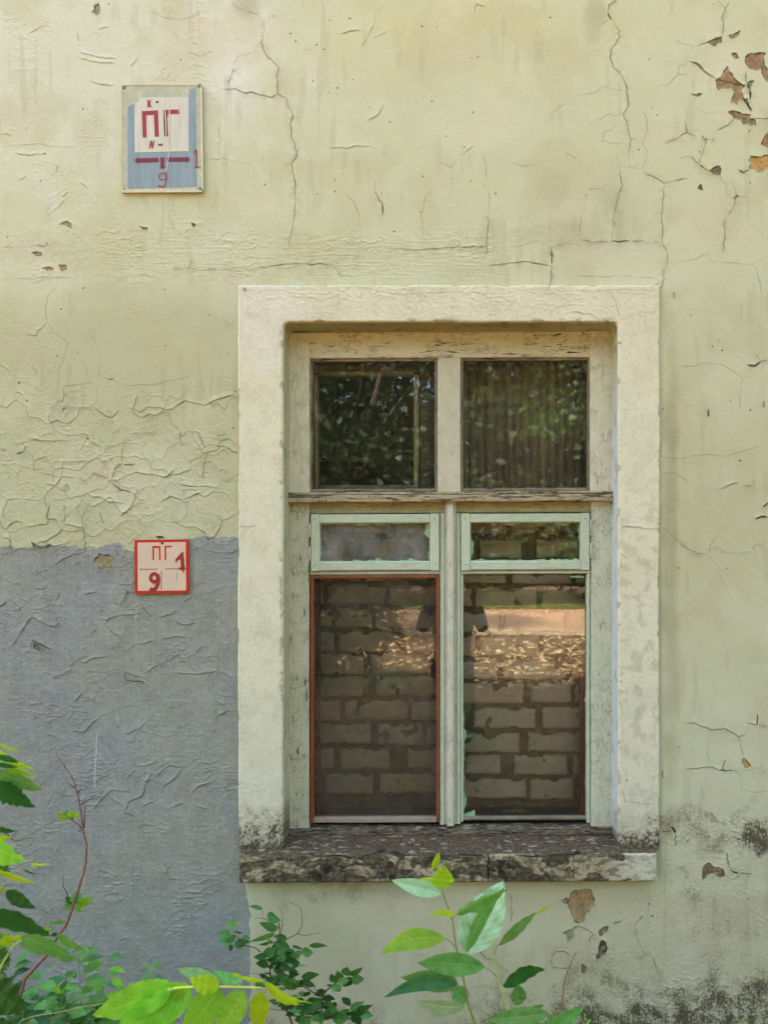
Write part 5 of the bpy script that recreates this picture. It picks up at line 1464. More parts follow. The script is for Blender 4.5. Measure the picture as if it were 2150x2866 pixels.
for (x, y, h, r, mk, lab, low) in [  # first tree stands out of view, added to block sky light from the right
    (8.6, -5.2, 12, 3.8, 0, 'broad unseen tree added at the right to block the sky from that side', .18), (6.2, -14.5, 12, 3.6, 2, 'broad green tree reflected in the upper right pane', .30), (-2.4, -15.5, 12, 3.0, 2, 'dense blackish tree reflected in the upper left pane', .30), (-7.5, -17.5, 14, 4.6, 2, 'tall blackish tree reflected behind the upper left pane', .28),
    (-2.6, -37, 17, 5.5, 2, 'very tall dark tree standing on the lawn beyond the path', .12), (3.4, -38, 15, 5.0, 0, 'bushy mid green tree beyond the path', .10), (9.5, -35, 15, 5.2, 1, 'light green tree at the right of the lawn', .10),
    (-9.6, -36, 16, 5.5, 0, 'green tree at the left of the lawn', .10), (16, -39, 16, 6, 2, 'dark tree far right on the lawn', .08), (-17, -39, 16, 6, 2, 'dark tree far left on the lawn', .08),
    (0.6, -48, 20, 7, 2, 'highest tree in the row behind the lawn', .05), (-24, -30, 15, 6, 0, 'leafy tree at the far left end of the path', .10), (24, -30, 15, 6, 1, 'leafy tree at the far right end of the path', .10),
    (9.5, -48, 20, 7, 0, 'tall green tree behind the light green one', .05), (-9, -49, 20, 7, 2, 'tall blackish tree closing the row at left', .05)]:
    tree(x, y, h, r, mk, lab, 6500 if abs(y) > 20 else 9000, low, 0.42 if abs(y) > 20 else 0.17)

def bush(x, y, h, r, lab):
    rr = random.Random(31); root = empty('bush', (x, y, 0), lab, 'bush'); mb = MB(); st_ = MB()
    for k in range(9):
        a = rr.uniform(0, 6.28); st_.tube([Vector((x, y, -.05)), Vector((x+math.cos(a)*r*.4, y+math.sin(a)*r*.4, h*.5)), Vector((x+math.cos(a)*r*.7, y+math.sin(a)*r*.7, h*.85))], .03, .01, n=5)
    for k in range(3800):
        d = Vector((rr.gauss(0, 1), rr.gauss(0, 1), rr.gauss(0, 1))).normalized()*rr.random()**.35
        p = Vector((x+d.x*r, y+d.y*r*.8, h*.5+d.z*h*.5*(1+.2*mnoise.noise(d*3)))); t = Vector((rr.uniform(-1, 1), rr.uniform(-1, 1), rr.uniform(-.8, .5))).normalized()*rr.uniform(.07, .14)
        sd_ = t.cross(Vector((rr.uniform(-1, 1), rr.uniform(-1, 1), rr.uniform(-1, 1)))).normalized()*.045; mb.add([p, p+t*.5+sd_, p+t, p+t*.5-sd_], [(0, 1, 2, 3)])
    st_.build('stems', M_BARK, root); mb.build('leaves', M_CRN[2], root)
bush(-1.75, -9.0, 2.1, 1.25, 'dark round bush in the shade, reflected in the lower left pane')

# ------------------------------------------------------------------ the photographer, seen only in the lower panes
def skinned(name, verts, edges, radii, mat, parent, sub=2, root_i=0):
    me = bpy.data.meshes.new(name); me.from_pydata(verts, edges, []); o = link(name, me, mat, parent)
    md = o.modifiers.new('skin', 'SKIN'); md.use_smooth_shade = True
    for i, rd in enumerate(radii):
        d = me.skin_vertices[0].data[i]; d.radius = (rd, rd) if not isinstance(rd, tuple) else rd; d.use_root = (i == root_i)
    s = o.modifiers.new('sub', 'SUBSURF'); s.levels = sub; s.render_levels = sub; return o
def person():
    px, py = CAMX+0.02, -D-0.50
    root = empty('person', (px, py, 0), 'person in a dark shirt photographing the window, seen only as a reflection', 'person')
    def q(x, y, z): return (px+x, py+y, z)
    skin = mat_plain('skin', (0.45, 0.28, 0.20), 0.5, 0.05, 20); cloth = mat_plain('dark_shirt', (0.03, 0.03, 0.045), 0.9, 0.2, 60); jeans = mat_plain('trousers', (0.05, 0.06, 0.10), 0.9, 0.2, 60)
    v = [q(0,0,.98), q(0,0,1.18), q(0,0,1.42), q(0,0,1.52), q(0,.02,1.60), q(0,.035,1.70), q(0,.02,1.77),
         q(-.19,0,1.46), q(-.26,.12,1.26), q(-.13,.36,1.58+.08), q(-.085,.43,1.735), q(.19,0,1.46), q(.26,.12,1.26), q(.13,.36,1.66), q(.085,.43,1.735),
         q(-.10,0,.92), q(-.12,.02,.50), q(-.13,-.01,.10), q(-.13,.14,.04), q(.10,0,.92), q(.12,.02,.50), q(.13,-.01,.10), q(.13,.14,.04)]
    e = [(0,1),(1,2),(2,3),(3,4),(4,5),(5,6),(2,7),(7,8),(8,9),(9,10),(2,11),(11,12),(12,13),(13,14),(0,15),(15,16),(16,17),(17,18),(0,19),(19,20),(20,21),(21,22)]
    r = [(.15,.11),(.14,.10),(.17,.11),.055,(.065,.075),(.078,.095),(.06,.07),.06,.043,.028,.03,.06,.043,.028,.03,.085,.058,.04,.035,.085,.058,.04,.035]
    body = skinned('body', v, e, r, skin, root)
    sv = [v[i] for i in (0,1,2,3,7,8,11,12)]+[tuple(np.array(v[8])*.4+np.array(v[9])*.6), tuple(np.array(v[12])*.4+np.array(v[13])*.6)]
    skinned('shirt', sv, [(0,1),(1,2),(2,3),(2,4),(4,5),(5,8),(2,6),(6,7),(7,9)], [(.165,.13),(.155,.12),(.185,.125),.062,.075,.058,.075,.058,.045,.045], cloth, root)
    tv = [v[i] for i in (0,15,16,17,19,20,21)]
    skinned('trousers', tv, [(0,1),(1,2),(2,3),(0,4),(4,5),(5,6)], [(.16,.125),.10,.075,.06,.10,.075,.06], jeans, root)
    mb = MB(); c = Vector(q(0,.02,1.79)); vs = []; fs = []
    for i in range(9):
        for j in range(16):
            th = i/8*1.75; ph = j/16*2*math.pi; vs.append(c+Vector((.088*math.sin(th)*math.cos(ph), -.015+.105*math.sin(th)*math.sin(ph)*(1 if math.sin(ph) < 0 else .75), .075*math.cos(th)-.01)))
    for i in range(8):
        for j in range(16): fs.append((i*16+j, (i+1)*16+j, (i+1)*16+(j+1) % 16, i*16+(j+1) % 16))
    mb.add(vs, fs); mb.build('hair', mat_plain('hair', (0.03, 0.02, 0.015), 0.6, 0.3, 90), root)
    for s in (-1, 1):       # fingers closed round the edges of the phone
        for k in range(4):
            z = 1.765-.022*k; w_ = Vector(q(s*.088, .435, z)); L = (.030, .034, .032, .026)[k]
            skinned('finger', [tuple(w_), tuple(w_+Vector((-s*.012, .040, .004))), tuple(w_+Vector((-s*(.020+L*.4), .052, .004)))], [(0,1),(1,2)], [.010,.009,.007], skin, body, 1)
        w_ = Vector(q(s*.088, .42, 1.71)); skinned('thumb', [tuple(w_), tuple(w_+Vector((-s*.02, .02, .018))), tuple(w_+Vector((-s*.034, .028, .040)))], [(0,1),(1,2)], [.012,.010,.008], skin, body, 1)
    ph = empty('phone', (CAMX, -D-0.02, CAMZ), 'black phone held up by the person, seen only as a reflection', 'phone')
    mb = MB(); mb.box((CAMX-.075, -D-.022, CAMZ-.04), (CAMX+.075, -D-.014, CAMZ+.035)); mb.build('case', mat_plain('phone_black', (.02,.02,.02), .3), ph, smooth=False)
    mb = MB(); mb.tube([(CAMX-.05, -D-.014, CAMZ), (CAMX-.05, -D-.010, CAMZ)], .008, n=12); mb.build('lens', mat_plain('lens_glass', (.01,.01,.03), .1), ph)
person()

# ------------------------------------------------------------------ plants in front of the wall
YGN = mat_leaf('young_leaf', lc(164, 202, 30), lc(184, 218, 44), 0.6, 0.35)
MID = mat_leaf('mid_green_leaf', lc(92, 156, 72), lc(122, 178, 90), 0.42, 0.45)
LGT = mat_leaf('light_green_leaf', lc(132, 198, 52), lc(160, 218, 66), 0.6, 0.5)
DRK = mat_leaf('dark_green_leaf', lc(42, 92, 34), lc(56, 112, 42), 0.3, 0.25)
PALE = mat_leaf('pale_leaf_underside', lc(150, 196, 138), lc(176, 212, 160), 0.35, 0.8)
SHR = mat_leaf('shrub_leaf', lc(72, 124, 58), lc(94, 146, 70), 0.32, 0.25)
SHD = mat_leaf('shrub_dark_leaf', lc(44, 88, 40), lc(58, 106, 46), 0.26, 0.2)
ST_G = mat_plain('green_stem', tuple(lin((132, 140, 60))), 0.6, 0.2, 60); ST_Y = mat_plain('yellow_stem', tuple(lin((186, 206, 78))), 0.5, 0.1, 60)
ST_B = mat_plain('brown_stem', tuple(lin((92, 66, 48))), 0.8, 0.3, 120, 0.0005); ST_R = mat_plain('reddish_stem', tuple(lin((134, 88, 70))), 0.7, 0.3, 90, 0.0005)
MT = {'y': YGN, 'm': MID, 'l': LGT, 'd': DRK, 'p': PALE, 's': SHR, 'k': SHD}
def wpt(o, s, dist): return lambda u, v, dd=0.0: PD(o[0]+u*s, o[1]+v*s, dist+dd)
def big_leaf(f, s, dist, root, b, t, w, mk, rnd, roll=None, fold=0.3, serr=0.03, nseg=48, shape=.85, wav=.03, droop=.0, dd=(0, 0), bend=0.0, label=None, name='leaf'):
    mb = MB(); W = 1.2*w*s*S*dist/D; roll = rnd.uniform(-.5, .5) if roll is None else roll
    leaf_geo(mb, f(*b, dd[0]), f(*t, dd[1]), W/max(.35, math.cos(roll)), roll, fold, droop, Vector((0, -1, 0)), serr, nseg, shape, wav, bend, seed=rnd.random()*6)
    o = mb.build(name, MT[mk], root)
    if label: o['label'] = label
    return o
def stem(f, root, pts, r0, r1, mat, name='stem', dds=None, extra=None):
    mb = MB()
    P3 = [f(u, v, (dds[i] if dds else 0)) for i, (u, v) in enumerate(pts)]
    fine = []
    for i in range(len(P3)-1):
        for k in range(4): fine.append(P3[i].lerp(P3[i+1], k/4))
    fine.append(P3[-1])
    sm = [fine[0]]+[(fine[i-1]+fine[i]*2+fine[i+1])/4 for i in range(1, len(fine)-1)]+[fine[-1]]
    mb.tube(sm, r0, r1, n=8)
    if extra: extra(mb)
    return mb.build(name, mat, root)

def sapling():
    rnd = random.Random(2); dist = 1.75; s = .3014; o = (1050, 2366); f = wpt(o, s, dist)
    g = f(960, 1760); root = empty('cherry_sapling', (g.x, g.y, 0), 'young sapling with large glossy toothed leaves in front of the window ledge', 'sapling')
    q = [(1000, 2100), (960, 1780), (930, 1659), (880, 1520), (850, 1400), (820, 1230), (800, 1130), (755, 950), (735, 820), (720, 690), (660, 530), (620, 415)]
    stem(f, root, q, .0030, .0014, ST_G, dds=[0]*12)
    stem(f, root, [(720, 690), (735, 665), (760, 640)], .0010, .0008, ST_G, 'twig'); stem(f, root, [(740, 940), (700, 890), (650, 865)], .0012, .0009, ST_G, 'twig', [0, -.01, -.02])
    stem(f, root, [(1330, 2200), (1240, 1550), (1200, 1430), (1140, 1230), (1105, 1080), (1090, 980), (1040, 830), (1015, 780)], .0022, .0012, ST_Y, 'side_stem', [.03]*8)
    stem(f, root, [(1135, 1225), (1080, 1170), (1020, 1130)], .0010, .0008, ST_G, 'twig', [.03, .02, .0]); stem(f, root, [(1108, 1010), (1125, 960), (1145, 925)], .0009, .0008, ST_G, 'twig', [.03]*3)
    stem(f, root, [(820, 1200), (828, 1080), (840, 1000)], .0010, .0008, ST_Y, 'twig', [0, .005, .01]); stem(f, root, [(890, 1620), (850, 1540), (835, 1495)], .0013, .001, ST_Y, 'twig')
    BL = lambda *a, **k: big_leaf(f, s, dist, root, *a, rnd=rnd, **k)
    BL((615, 450), (150, 322), 120, 'p', roll=.5, fold=.5, dd=(0, -.05), label='top leaf pointing left, pale and pleated'); BL((620, 400), (640, 182), 190, 'y', roll=.1, fold=.35, serr=.03, shape=.6, label='bright yellow green leaf at the tip')
    BL((530, 230), (598, 62), 66, 'y', roll=.3, dd=(.01, .02)); BL((600, 385), (415, 312), 60, 'y', roll=.8, dd=(0, .03))
    BL((760, 640), (1240, 400), 165, 'm', roll=.75, fold=.4, dd=(0, -.04), bend=-.10); BL((740, 640), (512, 628), 38, 'y', roll=.9, fold=.2, dd=(0, -.06))
    BL((840, 1000), (1195, 325), 330, 'p', roll=-.55, fold=.55, shape=.75, wav=.04, dd=(.01, .05), bend=.03, label='largest leaf, silvery and deeply veined'); BL((850, 1000), (1212, 380), 120, 'm', roll=.35, fold=.25, dd=(-.005, .02), bend=-.06)
    BL((650, 862), (55, 1005), 150, 'l', roll=.55, fold=.3, dd=(-.02, -.12), bend=.08); BL((1020, 1130), (395, 1090), 200, 'm', roll=.15, fold=.25, dd=(.0, -.03), label='broad level leaf with pale side veins')
    BL((770, 1290), (240, 1225), 170, 'm', roll=.3, fold=.2, shape=.7, dd=(0, -.06)); BL((765, 1285), (80, 1415), 115, 'd', roll=.45, fold=.3, dd=(-.01, -.10), bend=.08)
    BL((840, 1500), (370, 1440), 170, 'p', roll=-.25, fold=.35, dd=(0, -.02)); BL((850, 1460), (700, 1290), 150, 'm', roll=.3, fold=.3, shape=.7)
    BL((1145, 925), (1500, 620), 118, 'm', roll=.35, fold=.35, dd=(.03, .08), bend=-.06); BL((1480, 650), (1645, 540), 34, 'y', roll=.5, dd=(.08, .09))
    BL((1185, 1300), (1580, 1150), 170, 'd', roll=.25, fold=.3, shape=.75, dd=(0, .05), bend=-.05); BL((1330, 1490), (1330, 1290), 150, 'm', roll=.2, fold=.4, dd=(.04, .04))
    BL((1620, 1560), (1010, 1615), 150, 'm', roll=.3, fold=.25, serr=.12, dd=(-.04, -.06)); BL((1250, 1700), (1570, 1470), 120, 'm', roll=.2, serr=.12, dd=(-.04, -.02)); BL((1480, 1800), (1940, 1490), 230, 'm', roll=.1, serr=.10, shape=.7, dd=(-.05, 0)); BL((1200, 1850), (1560, 1650), 200, 'm', roll=.3, serr=.1, dd=(-.05, -.03))
sapling()

def branch_bottom():
    rnd = random.Random(4); dist = 1.25; s = .2532; o = (400, 2446); f = wpt(o, s, dist)
    g = f(520, 2400); root = empty('leafy_branch', (g.x, g.y, 0), 'arching maple like branch close to the lens, hanging light green leaves along the bottom edge', 'branch')
    stem(f, root, [(-420, 2600), (-300, 1900), (0, 1400), (300, 1270), (520, 1250), (680, 1255), (860, 1250), (1050, 1250), (1200, 1255), (1330, 1262)], .0030, .0011, ST_Y, dds=[.1, .05, .02, 0, 0, 0, 0, 0, 0, 0])
    BL = lambda *a, **k: big_leaf(f, s, dist, root, *a, rnd=rnd, **k)
    BL((545, 1255), (-330, 1760), 400, 'l', roll=.1, fold=.3, serr=.04, shape=.72, label='widest light green leaf of the branch, hanging to the left'); BL((330, 1240), (-560, 1560), 330, 'l', roll=.2, fold=.2, serr=.05, dd=(0, .05), shape=.65); BL((420, 1250), (-60, 1900), 330, 'l', roll=.1, fold=.25, serr=.04, dd=(0, .06), shape=.65); BL((330, 1240), (180, 1205), 120, 'y', roll=.3, dd=(0, .05))
    BL((850, 1262), (400, 1840), 320, 'l', roll=-.1, fold=.2, serr=.04, shape=.6); BL((1110, 1290), (800, 1860), 270, 'l', roll=.15, fold=.2, serr=.04, shape=.6); BL((1305, 1300), (1250, 1820), 200, 'y', roll=-.1, fold=.25, serr=.04, shape=.65)
    BL((845, 1235), (500, 1150), 200, 'y', roll=.2, fold=.15, shape=.6, bend=-.05, dd=(-.01, .0)); BL((840, 1170), (370, 1055), 100, 'm', roll=.6, serr=.1, dd=(.01, .05)); BL((1080, 1180), (770, 1050), 110, 'm', roll=.4, serr=.1, bend=-.08, dd=(0, .04))
    BL((1060, 1130), (1360, 1190), 80, 'y', roll=.6, bend=.08, dd=(.01, .02)); BL((970, 1100), (1090, 1130), 50, 'y', roll=.6); BL((1340, 1190), (1740, 1440), 150, 'y', roll=.35, fold=.3, serr=.08, bend=.09, dd=(0, -.02), label='yellow leaf at the end of the branch'); BL((1400, 1200), (1900, 1430), 80, 'l', roll=.8, serr=.1, bend=.06, dd=(.02, .02))
    stem(f, root, [(860, 1250), (800, 1200), (815, 1160)], .0008, .0006, ST_Y, 'twig'); stem(f, root, [(1050, 1250), (1080, 1200), (1100, 1160)], .0008, .0006, ST_Y, 'twig')
branch_bottom()

def branch_left():
    rnd = random.Random(6); dist = 1.35; s = .2532
    f = wpt((0, 2050), s, dist); g = wpt((0, 2446), s, dist); z0 = f(-700, 3600)
    root = empty('overhanging_branch', (z0.x, z0.y, 0), 'out of focus stems with broad green leaves reaching in from the left edge', 'branch')
    stem(f, root, [(-700, 3600), (-520, 2600), (-380, 1700), (-260, 900), (-220, 300), (-150, 50)], .006, .002, ST_G)
    stem(g, root, [(-350, 1700), (-60, 1200), (0, 1030), (90, 880), (130, 800), (235, 730)], .0026, .0010, ST_Y, 'side_stem'); stem(g, root, [(-300, 500), (-40, 250), (0, 205), (110, 45)], .0014, .0006, ST_G, 'twig')
    for yy, e in ((330, (-50, 180)), (500, (-80, 430)), (700, (-80, 600)), (1250, (-120, 1200)), (1600, (-40, 1440))): stem(f, root, [(-300, yy), e], .0014, .0009, ST_G, 'twig')
    for (u0, v0), (u1, v1) in (((-330, 900), (-60, 400)), ((-340, 1200), (-60, 820)), ((-360, 1500), (-80, 1250)), ((-360, 1700), (-50, 1640))): stem(g, root, [(u0, v0), (u1, v1)], .0014, .0009, ST_G, 'twig')
    A = lambda *a, **k: big_leaf(f, s, dist, root, *a, rnd=rnd, **k); Bv = lambda *a, **k: big_leaf(g, s, dist, root, *a, rnd=rnd, **k)
    A((-30, 110), (218, 208), 46, 'y', roll=.5, dd=(.02, .02)); A((-70, 170), (385, 412), 105, 'y', roll=.55, fold=.4, serr=.07, bend=.04); A((-50, 300), (402, 486), 90, 'y', roll=.6, fold=.4, serr=.07, dd=(-.01, 0)); A((-60, 260), (210, 330), 80, 'd', roll=.3, dd=(-.02, -.02)); A((-60, 345), (205, 385), 60, 'd', roll=.3, dd=(-.02, -.02))
    A((-80, 420), (465, 640), 190, 'm', roll=.25, fold=.3, serr=.05, dd=(-.02, 0), label='mid green leaf pointing down to the right'); A((-80, 560), (388, 832), 250, 'd', roll=.2, fold=.25, serr=.12, shape=.6, nseg=14, dd=(-.02, 0), label='ragged dark leaf with a bitten edge')
    A((-60, 1050), (180, 1090), 70, 'd', roll=.3); A((-40, 1150), (125, 1160), 70, 'y', roll=.3, dd=(.02, .02)); A((-160, 1190), (285, 1420), 260, 'l', roll=.2, fold=.15, serr=.0, shape=.6, dd=(-.25, -.28), label='pale blurred leaf nearest the lens')
    A((-80, 1400), (105, 1545), 170, 'd', roll=.1, shape=.6); A((-80, 1500), (400, 1665), 100, 'y', roll=.6, fold=.35, bend=-.05, dd=(-.02, -.02)); A((320, 1440), (560, 1455), 40, 'y', roll=.6, dd=(.1, .12)); A((250, 1510), (425, 1562), 36, 'd', roll=.5, dd=(.1, .12)); A((340, 1455), (400, 1510), 40, 'y', roll=.3, dd=(.1, .12))
    stem(f, root, [(150, 1700), (250, 1510), (330, 1445)], .0007, .0005, ST_G, 'twig', [.08, .1, .1])
    Bv((60, 190), (392, 388), 165, 'd', roll=.1, fold=.2, serr=.03, shape=.7, dd=(.02, .02)); Bv((-90, 420), (560, 690), 240, 'd', roll=.2, fold=.2, serr=.06, shape=.6, dd=(-.05, -.02), label='large dark leaf crossing the red twig')
    Bv((210, 700), (850, 965), 240, 'm', roll=.25, fold=.2, serr=.05, shape=.6, dd=(.03, .05)); Bv((620, 650), (935, 850), 120, 'm', roll=.3, serr=.05, dd=(.06, .08)); Bv((-60, 780), (95, 1030), 190, 'd', roll=.1); Bv((100, 800), (60, 640), 130, 'y', roll=.2, shape=.6); Bv((80, 780), (-60, 770), 90, 'y', roll=.2); Bv((130, 740), (240, 670), 60, 'y', roll=.3); Bv((60, 195), (-20, 150), 60, 'y', roll=.2)
    Bv((-160, 1190), (305, 1510), 430, 'd', roll=.15, fold=.15, serr=.05, shape=.6, dd=(-.1, -.1), label='biggest dark leaf in the lower left corner'); Bv((-120, 1600), (240, 1700), 160, 'd', roll=.2, dd=(-.1, -.1)); Bv((-80, 660), (60, 680), 90, 'm', roll=.3, dd=(.05, .05))
branch_left()

def red_twig():
    rnd = random.Random(8); dist = 2.35; s = .2532; f = wpt((0, 2050), s, dist); g = wpt((0, 2446), s, dist)
    z0 = g(100, 2300); root = empty('bare_twig', (z0.x, z0.y, 0), 'thin reddish brown shoot, nearly bare, with small fresh leaf tufts against the grey paint', 'shoot')
    lo = [(0, 2300), (150, 1659), (270, 1160), (400, 1020), (520, 890), (620, 720), (730, 560), (790, 400), (860, 200), (930, 0)]
    hi = [(935, 0+1564-1564)]
    mb = MB()
    P3 = [g(u, v) for u, v in lo]+[f(u, v) for u, v in [(900, 1640), (945, 1500), (950, 1250), (915, 1070), (890, 900), (870, 760), (835, 620), (800, 490), (690, 360), (612, 222)]]
    P3 = [g(u, v) for u, v in lo[:-1]]+[f(u, v) for u, v in [(885, 1659), (920, 1560), (945, 1430), (955, 1250), (915, 1070), (890, 900), (865, 720), (815, 540), (750, 430), (690, 350), (612, 222)]]
    fine = []
    for i in range(len(P3)-1):
        for k in range(4): fine.append(P3[i].lerp(P3[i+1], k/4)+Vector((rnd.uniform(-1, 1), 0, rnd.uniform(-1, 1)))*.0004)
    fine.append(P3[-1]); mb.tube(fine, .0056, .0011, n=8)
    for k in range(6, len(fine)-4, 5): mb.tube([fine[k], fine[k]+Vector((rnd.choice((-1, 1))*.006, 0, .004))], .0022, .0010, n=6)
    mb.build('stem', ST_R, root)
    for pts in ([(915, 1070), (840, 1000), (760, 950), (705, 880)], [(925, 1060), (930, 900), (942, 810)], [(895, 800), (960, 750), (1030, 725), (1105, 705)], [(865, 660), (905, 608)], [(830, 610), (780, 585), (732, 545)], [(905, 1075), (860, 1095)]):
        stem(f, root, pts, .0020, .0008, ST_B, 'twig')
    stem(g, root, [(750, 270), (730, 190), (690, 140), (695, 20)], .0018, .0008, ST_B, 'twig'); stem(g, root, [(560, 790), (535, 730)], .0018, .0009, ST_B, 'twig')
    for h, b, t, w, mk in ((f, (760, 950), (610, 900), 70, 'l'), (f, (750, 955), (650, 965), 50, 'y'), (f, (770, 950), (800, 870), 80, 'y'), (f, (780, 955), (870, 880), 60, 'y'), (f, (740, 920), (735, 850), 30, 'm'), (f, (780, 965), (800, 925), 40, 'd'),
                           (g, (830, 350), (850, 180), 110, 'm'), (g, (840, 340), (1030, 250), 70, 'l'), (g, (850, 350), (1010, 325), 50, 'l'), (g, (820, 350), (680, 370), 80, 'm'), (g, (820, 340), (715, 250), 60, 'd'), (g, (840, 360), (910, 420), 80, 'l'), (g, (830, 370), (880, 400), 60, 'm'), (g, (800, 320), (700, 290), 50, 'm'),
                           (g, (540, 650), (500, 570), 80, 'y'), (g, (545, 660), (440, 620), 50, 'd'), (g, (560, 680), (650, 650), 50, 'd'), (g, (740, 520), (510, 560), 50, 'm')):
        big_leaf(h, s, dist, root, b, t, w, mk, rnd, serr=.08, nseg=10, name='leaf')
red_twig()

def small_leaves(root, f, s, dist, lst, rnd, mats=('s',), name='leaves'):
    by = {}
    for it in lst:
        b, t, w = it[:3]; mk = it[3] if len(it) > 3 else 's'
        mb = by.setdefault(mk, MB()); d0 = rnd.uniform(-.05, .05)
        leaf_geo(mb, f(*b, d0), f(*t, d0+rnd.uniform(-.04, .04)), 1.3*w*s*S*dist/D, rnd.uniform(-.5, .5), rnd.uniform(.1, .4), rnd.uniform(-.05, .15), Vector((0, -1, 0)), .03, 10, .7, .02, seed=rnd.random()*6)
    for mk, mb in by.items():
        o = mb.build(name, MT[mk], root)
def shrub():
    rnd = random.Random(12); dist = 2.72; s = .3412; o = (600, 2300); f = wpt(o, s, dist); z0 = f(880, 1700)
    root = empty('shrub', (z0.x, z0.y, 0), 'low dark shrub with small oval leaves at the foot of the wall below the ledge', 'shrub')
    for pts, r in (([(760, 2050), (620, 1600), (450, 1260), (465, 1180), (540, 980), (535, 870), (525, 820)], .0035), ([(540, 880), (410, 790), (320, 790)], .0014), ([(380, 1070), (330, 1030), (250, 1015), (170, 930), (140, 880)], .0016), ([(430, 1250), (290, 1245)], .0012),
                   ([(880, 2050), (880, 1659), (885, 1430), (950, 1350), (1070, 1280)], .0035), ([(885, 1430), (810, 1350)], .0015), ([(880, 1600), (1000, 1580), (1180, 1550)], .0018), ([(860, 1430), (700, 1330), (560, 1290), (470, 1250)], .0022), ([(600, 960), (680, 920), (725, 850), (710, 700), (620, 660)], .0016), ([(680, 920), (750, 935), (890, 905)], .0012), ([(550, 900), (562, 780), (530, 695)], .0013),
                   ([(670, 1150), (720, 1070), (700, 1040)], .0012), ([(400, 760), (380, 690)], .001), ([(620, 1500), (560, 1550), (430, 1530)], .0016), ([(280, 1640), (430, 1370)], .0014), ([(520, 980), (430, 1010)], .001)):
        stem(f, root, pts, r, r*.45, ST_B, 'twig')
    L = [((395, 715), (280, 670), 34), ((430, 770), (545, 812), 82), ((520, 885), (365, 825), 72), ((500, 912), (280, 995), 50, 'm'), ((600, 960), (485, 925), 62), ((460, 990), (365, 1000), 44), ((465, 1030), (620, 1015), 120), ((500, 1060), (390, 1085), 80), ((430, 1110), (320, 1095), 48, 'k'), ((520, 1100), (445, 1150), 90, 'k'), ((445, 1160), (338, 1170), 62, 'k'),
         ((560, 1100), (705, 1155), 72, 'k'), ((590, 1060), (645, 1112), 62, 'k'), ((650, 1010), (722, 1050), 62), ((720, 1075), (812, 1055), 70), ((775, 1012), (930, 1000), 50), ((540, 1180), (690, 1212), 44, 'k'), ((600, 1180), (775, 1180), 24, 'm'), ((710, 1275), (862, 1240), 90), ((720, 1300), (832, 1342), 60, 'k'), ((560, 1335), (670, 1290), 100, 'k'), ((470, 1280), (562, 1320), 62, 'k'),
         ((370, 1250), (452, 1285), 44, 'k'), ((140, 945), (20, 918), 80), ((130, 1000), (25, 985), 62), ((170, 985), (252, 1012), 70), ((220, 960), (296, 960), 50), ((150, 872), (108, 810), 62, 'm'), ((170, 842), (218, 818), 20, 'y'), ((150, 1010), (120, 1056), 38, 'k'), ((1080, 1262), (1090, 1168), 72), ((1110, 1262), (1222, 1190), 52), ((1120, 1290), (1232, 1292), 72), ((1060, 1292), (1132, 1332), 82, 'k'),
         ((1042, 1292), (1010, 1208), 62), ((990, 1322), (958, 1240), 62), ((980, 1362), (1030, 1382), 62, 'k'), ((900, 1382), (942, 1372), 52, 'k'), ((890, 1455), (690, 1580), 92), ((1060, 1490), (1112, 1440), 82, 'k'), ((1110, 1542), (1232, 1470), 52), ((1160, 1552), (1302, 1500), 44, 'k'), ((1180, 1572), (1302, 1572), 72), ((1140, 1562), (1200, 1650), 82, 'k'), ((900, 1502), (1012, 1540), 100), ((870, 1562), (905, 1625), 110), ((740, 1400), (782, 1422), 60, 'k'),
         ((540, 1482), (445, 1470), 42, 'k'), ((600, 1462), (518, 1512), 62, 'k'), ((620, 1472), (600, 1532), 52, 'k'), ((1000, 1482), (975, 1512), 40, 'k'), ((480, 1120), (560, 1130), 60, 'k'), ((500, 1230), (600, 1260), 60, 'k'), ((610, 1240), (700, 1250), 50, 'k'), ((560, 1160), (480, 1200), 50, 'k'), ((640, 1300), (560, 1280), 60, 'k'), ((330, 1330), (420, 1350), 60), ((760, 1480), (860, 1440), 70), ((820, 1460), (720, 1500), 60, 'k'), ((960, 1600), (1080, 1640), 80, 'm'), ((790, 1600), (690, 1660), 80), ((1030, 1600), (1120, 1560), 60, 'm'),
         ((640, 1190), (700, 1160), 34, 'k'), ((480, 1000), (440, 960), 30, 'm'), ((560, 1010), (500, 980), 60, 'k')]
    for (ax, ay, bx, by, cnt) in ((470, 1250, 540, 980, 12), (540, 1150, 690, 1080, 7), (470, 1290, 700, 1330, 12), (880, 1640, 890, 1440, 10), (900, 1590, 1180, 1560, 9), (640, 1560, 470, 1290, 8), (700, 1340, 640, 1600, 8), (780, 1640, 700, 1500, 6), (900, 1400, 1060, 1290, 5), (250, 1015, 150, 900, 4)):
        for k in range(cnt):
            t = (k+.5)/cnt; x = ax+(bx-ax)*t+rnd.uniform(-14, 14); y = ay+(by-ay)*t+rnd.uniform(-14, 14); a = rnd.uniform(-.6, .5)+(0 if k % 2 else math.pi); l_ = rnd.uniform(60, 115)
            L.append(((x, y), (x+math.cos(a)*l_, y+math.sin(a)*l_*.6), l_*rnd.uniform(.4, .6), rnd.choice('sskkm')))
    small_leaves(root, f, s, dist, L, rnd)
shrub()

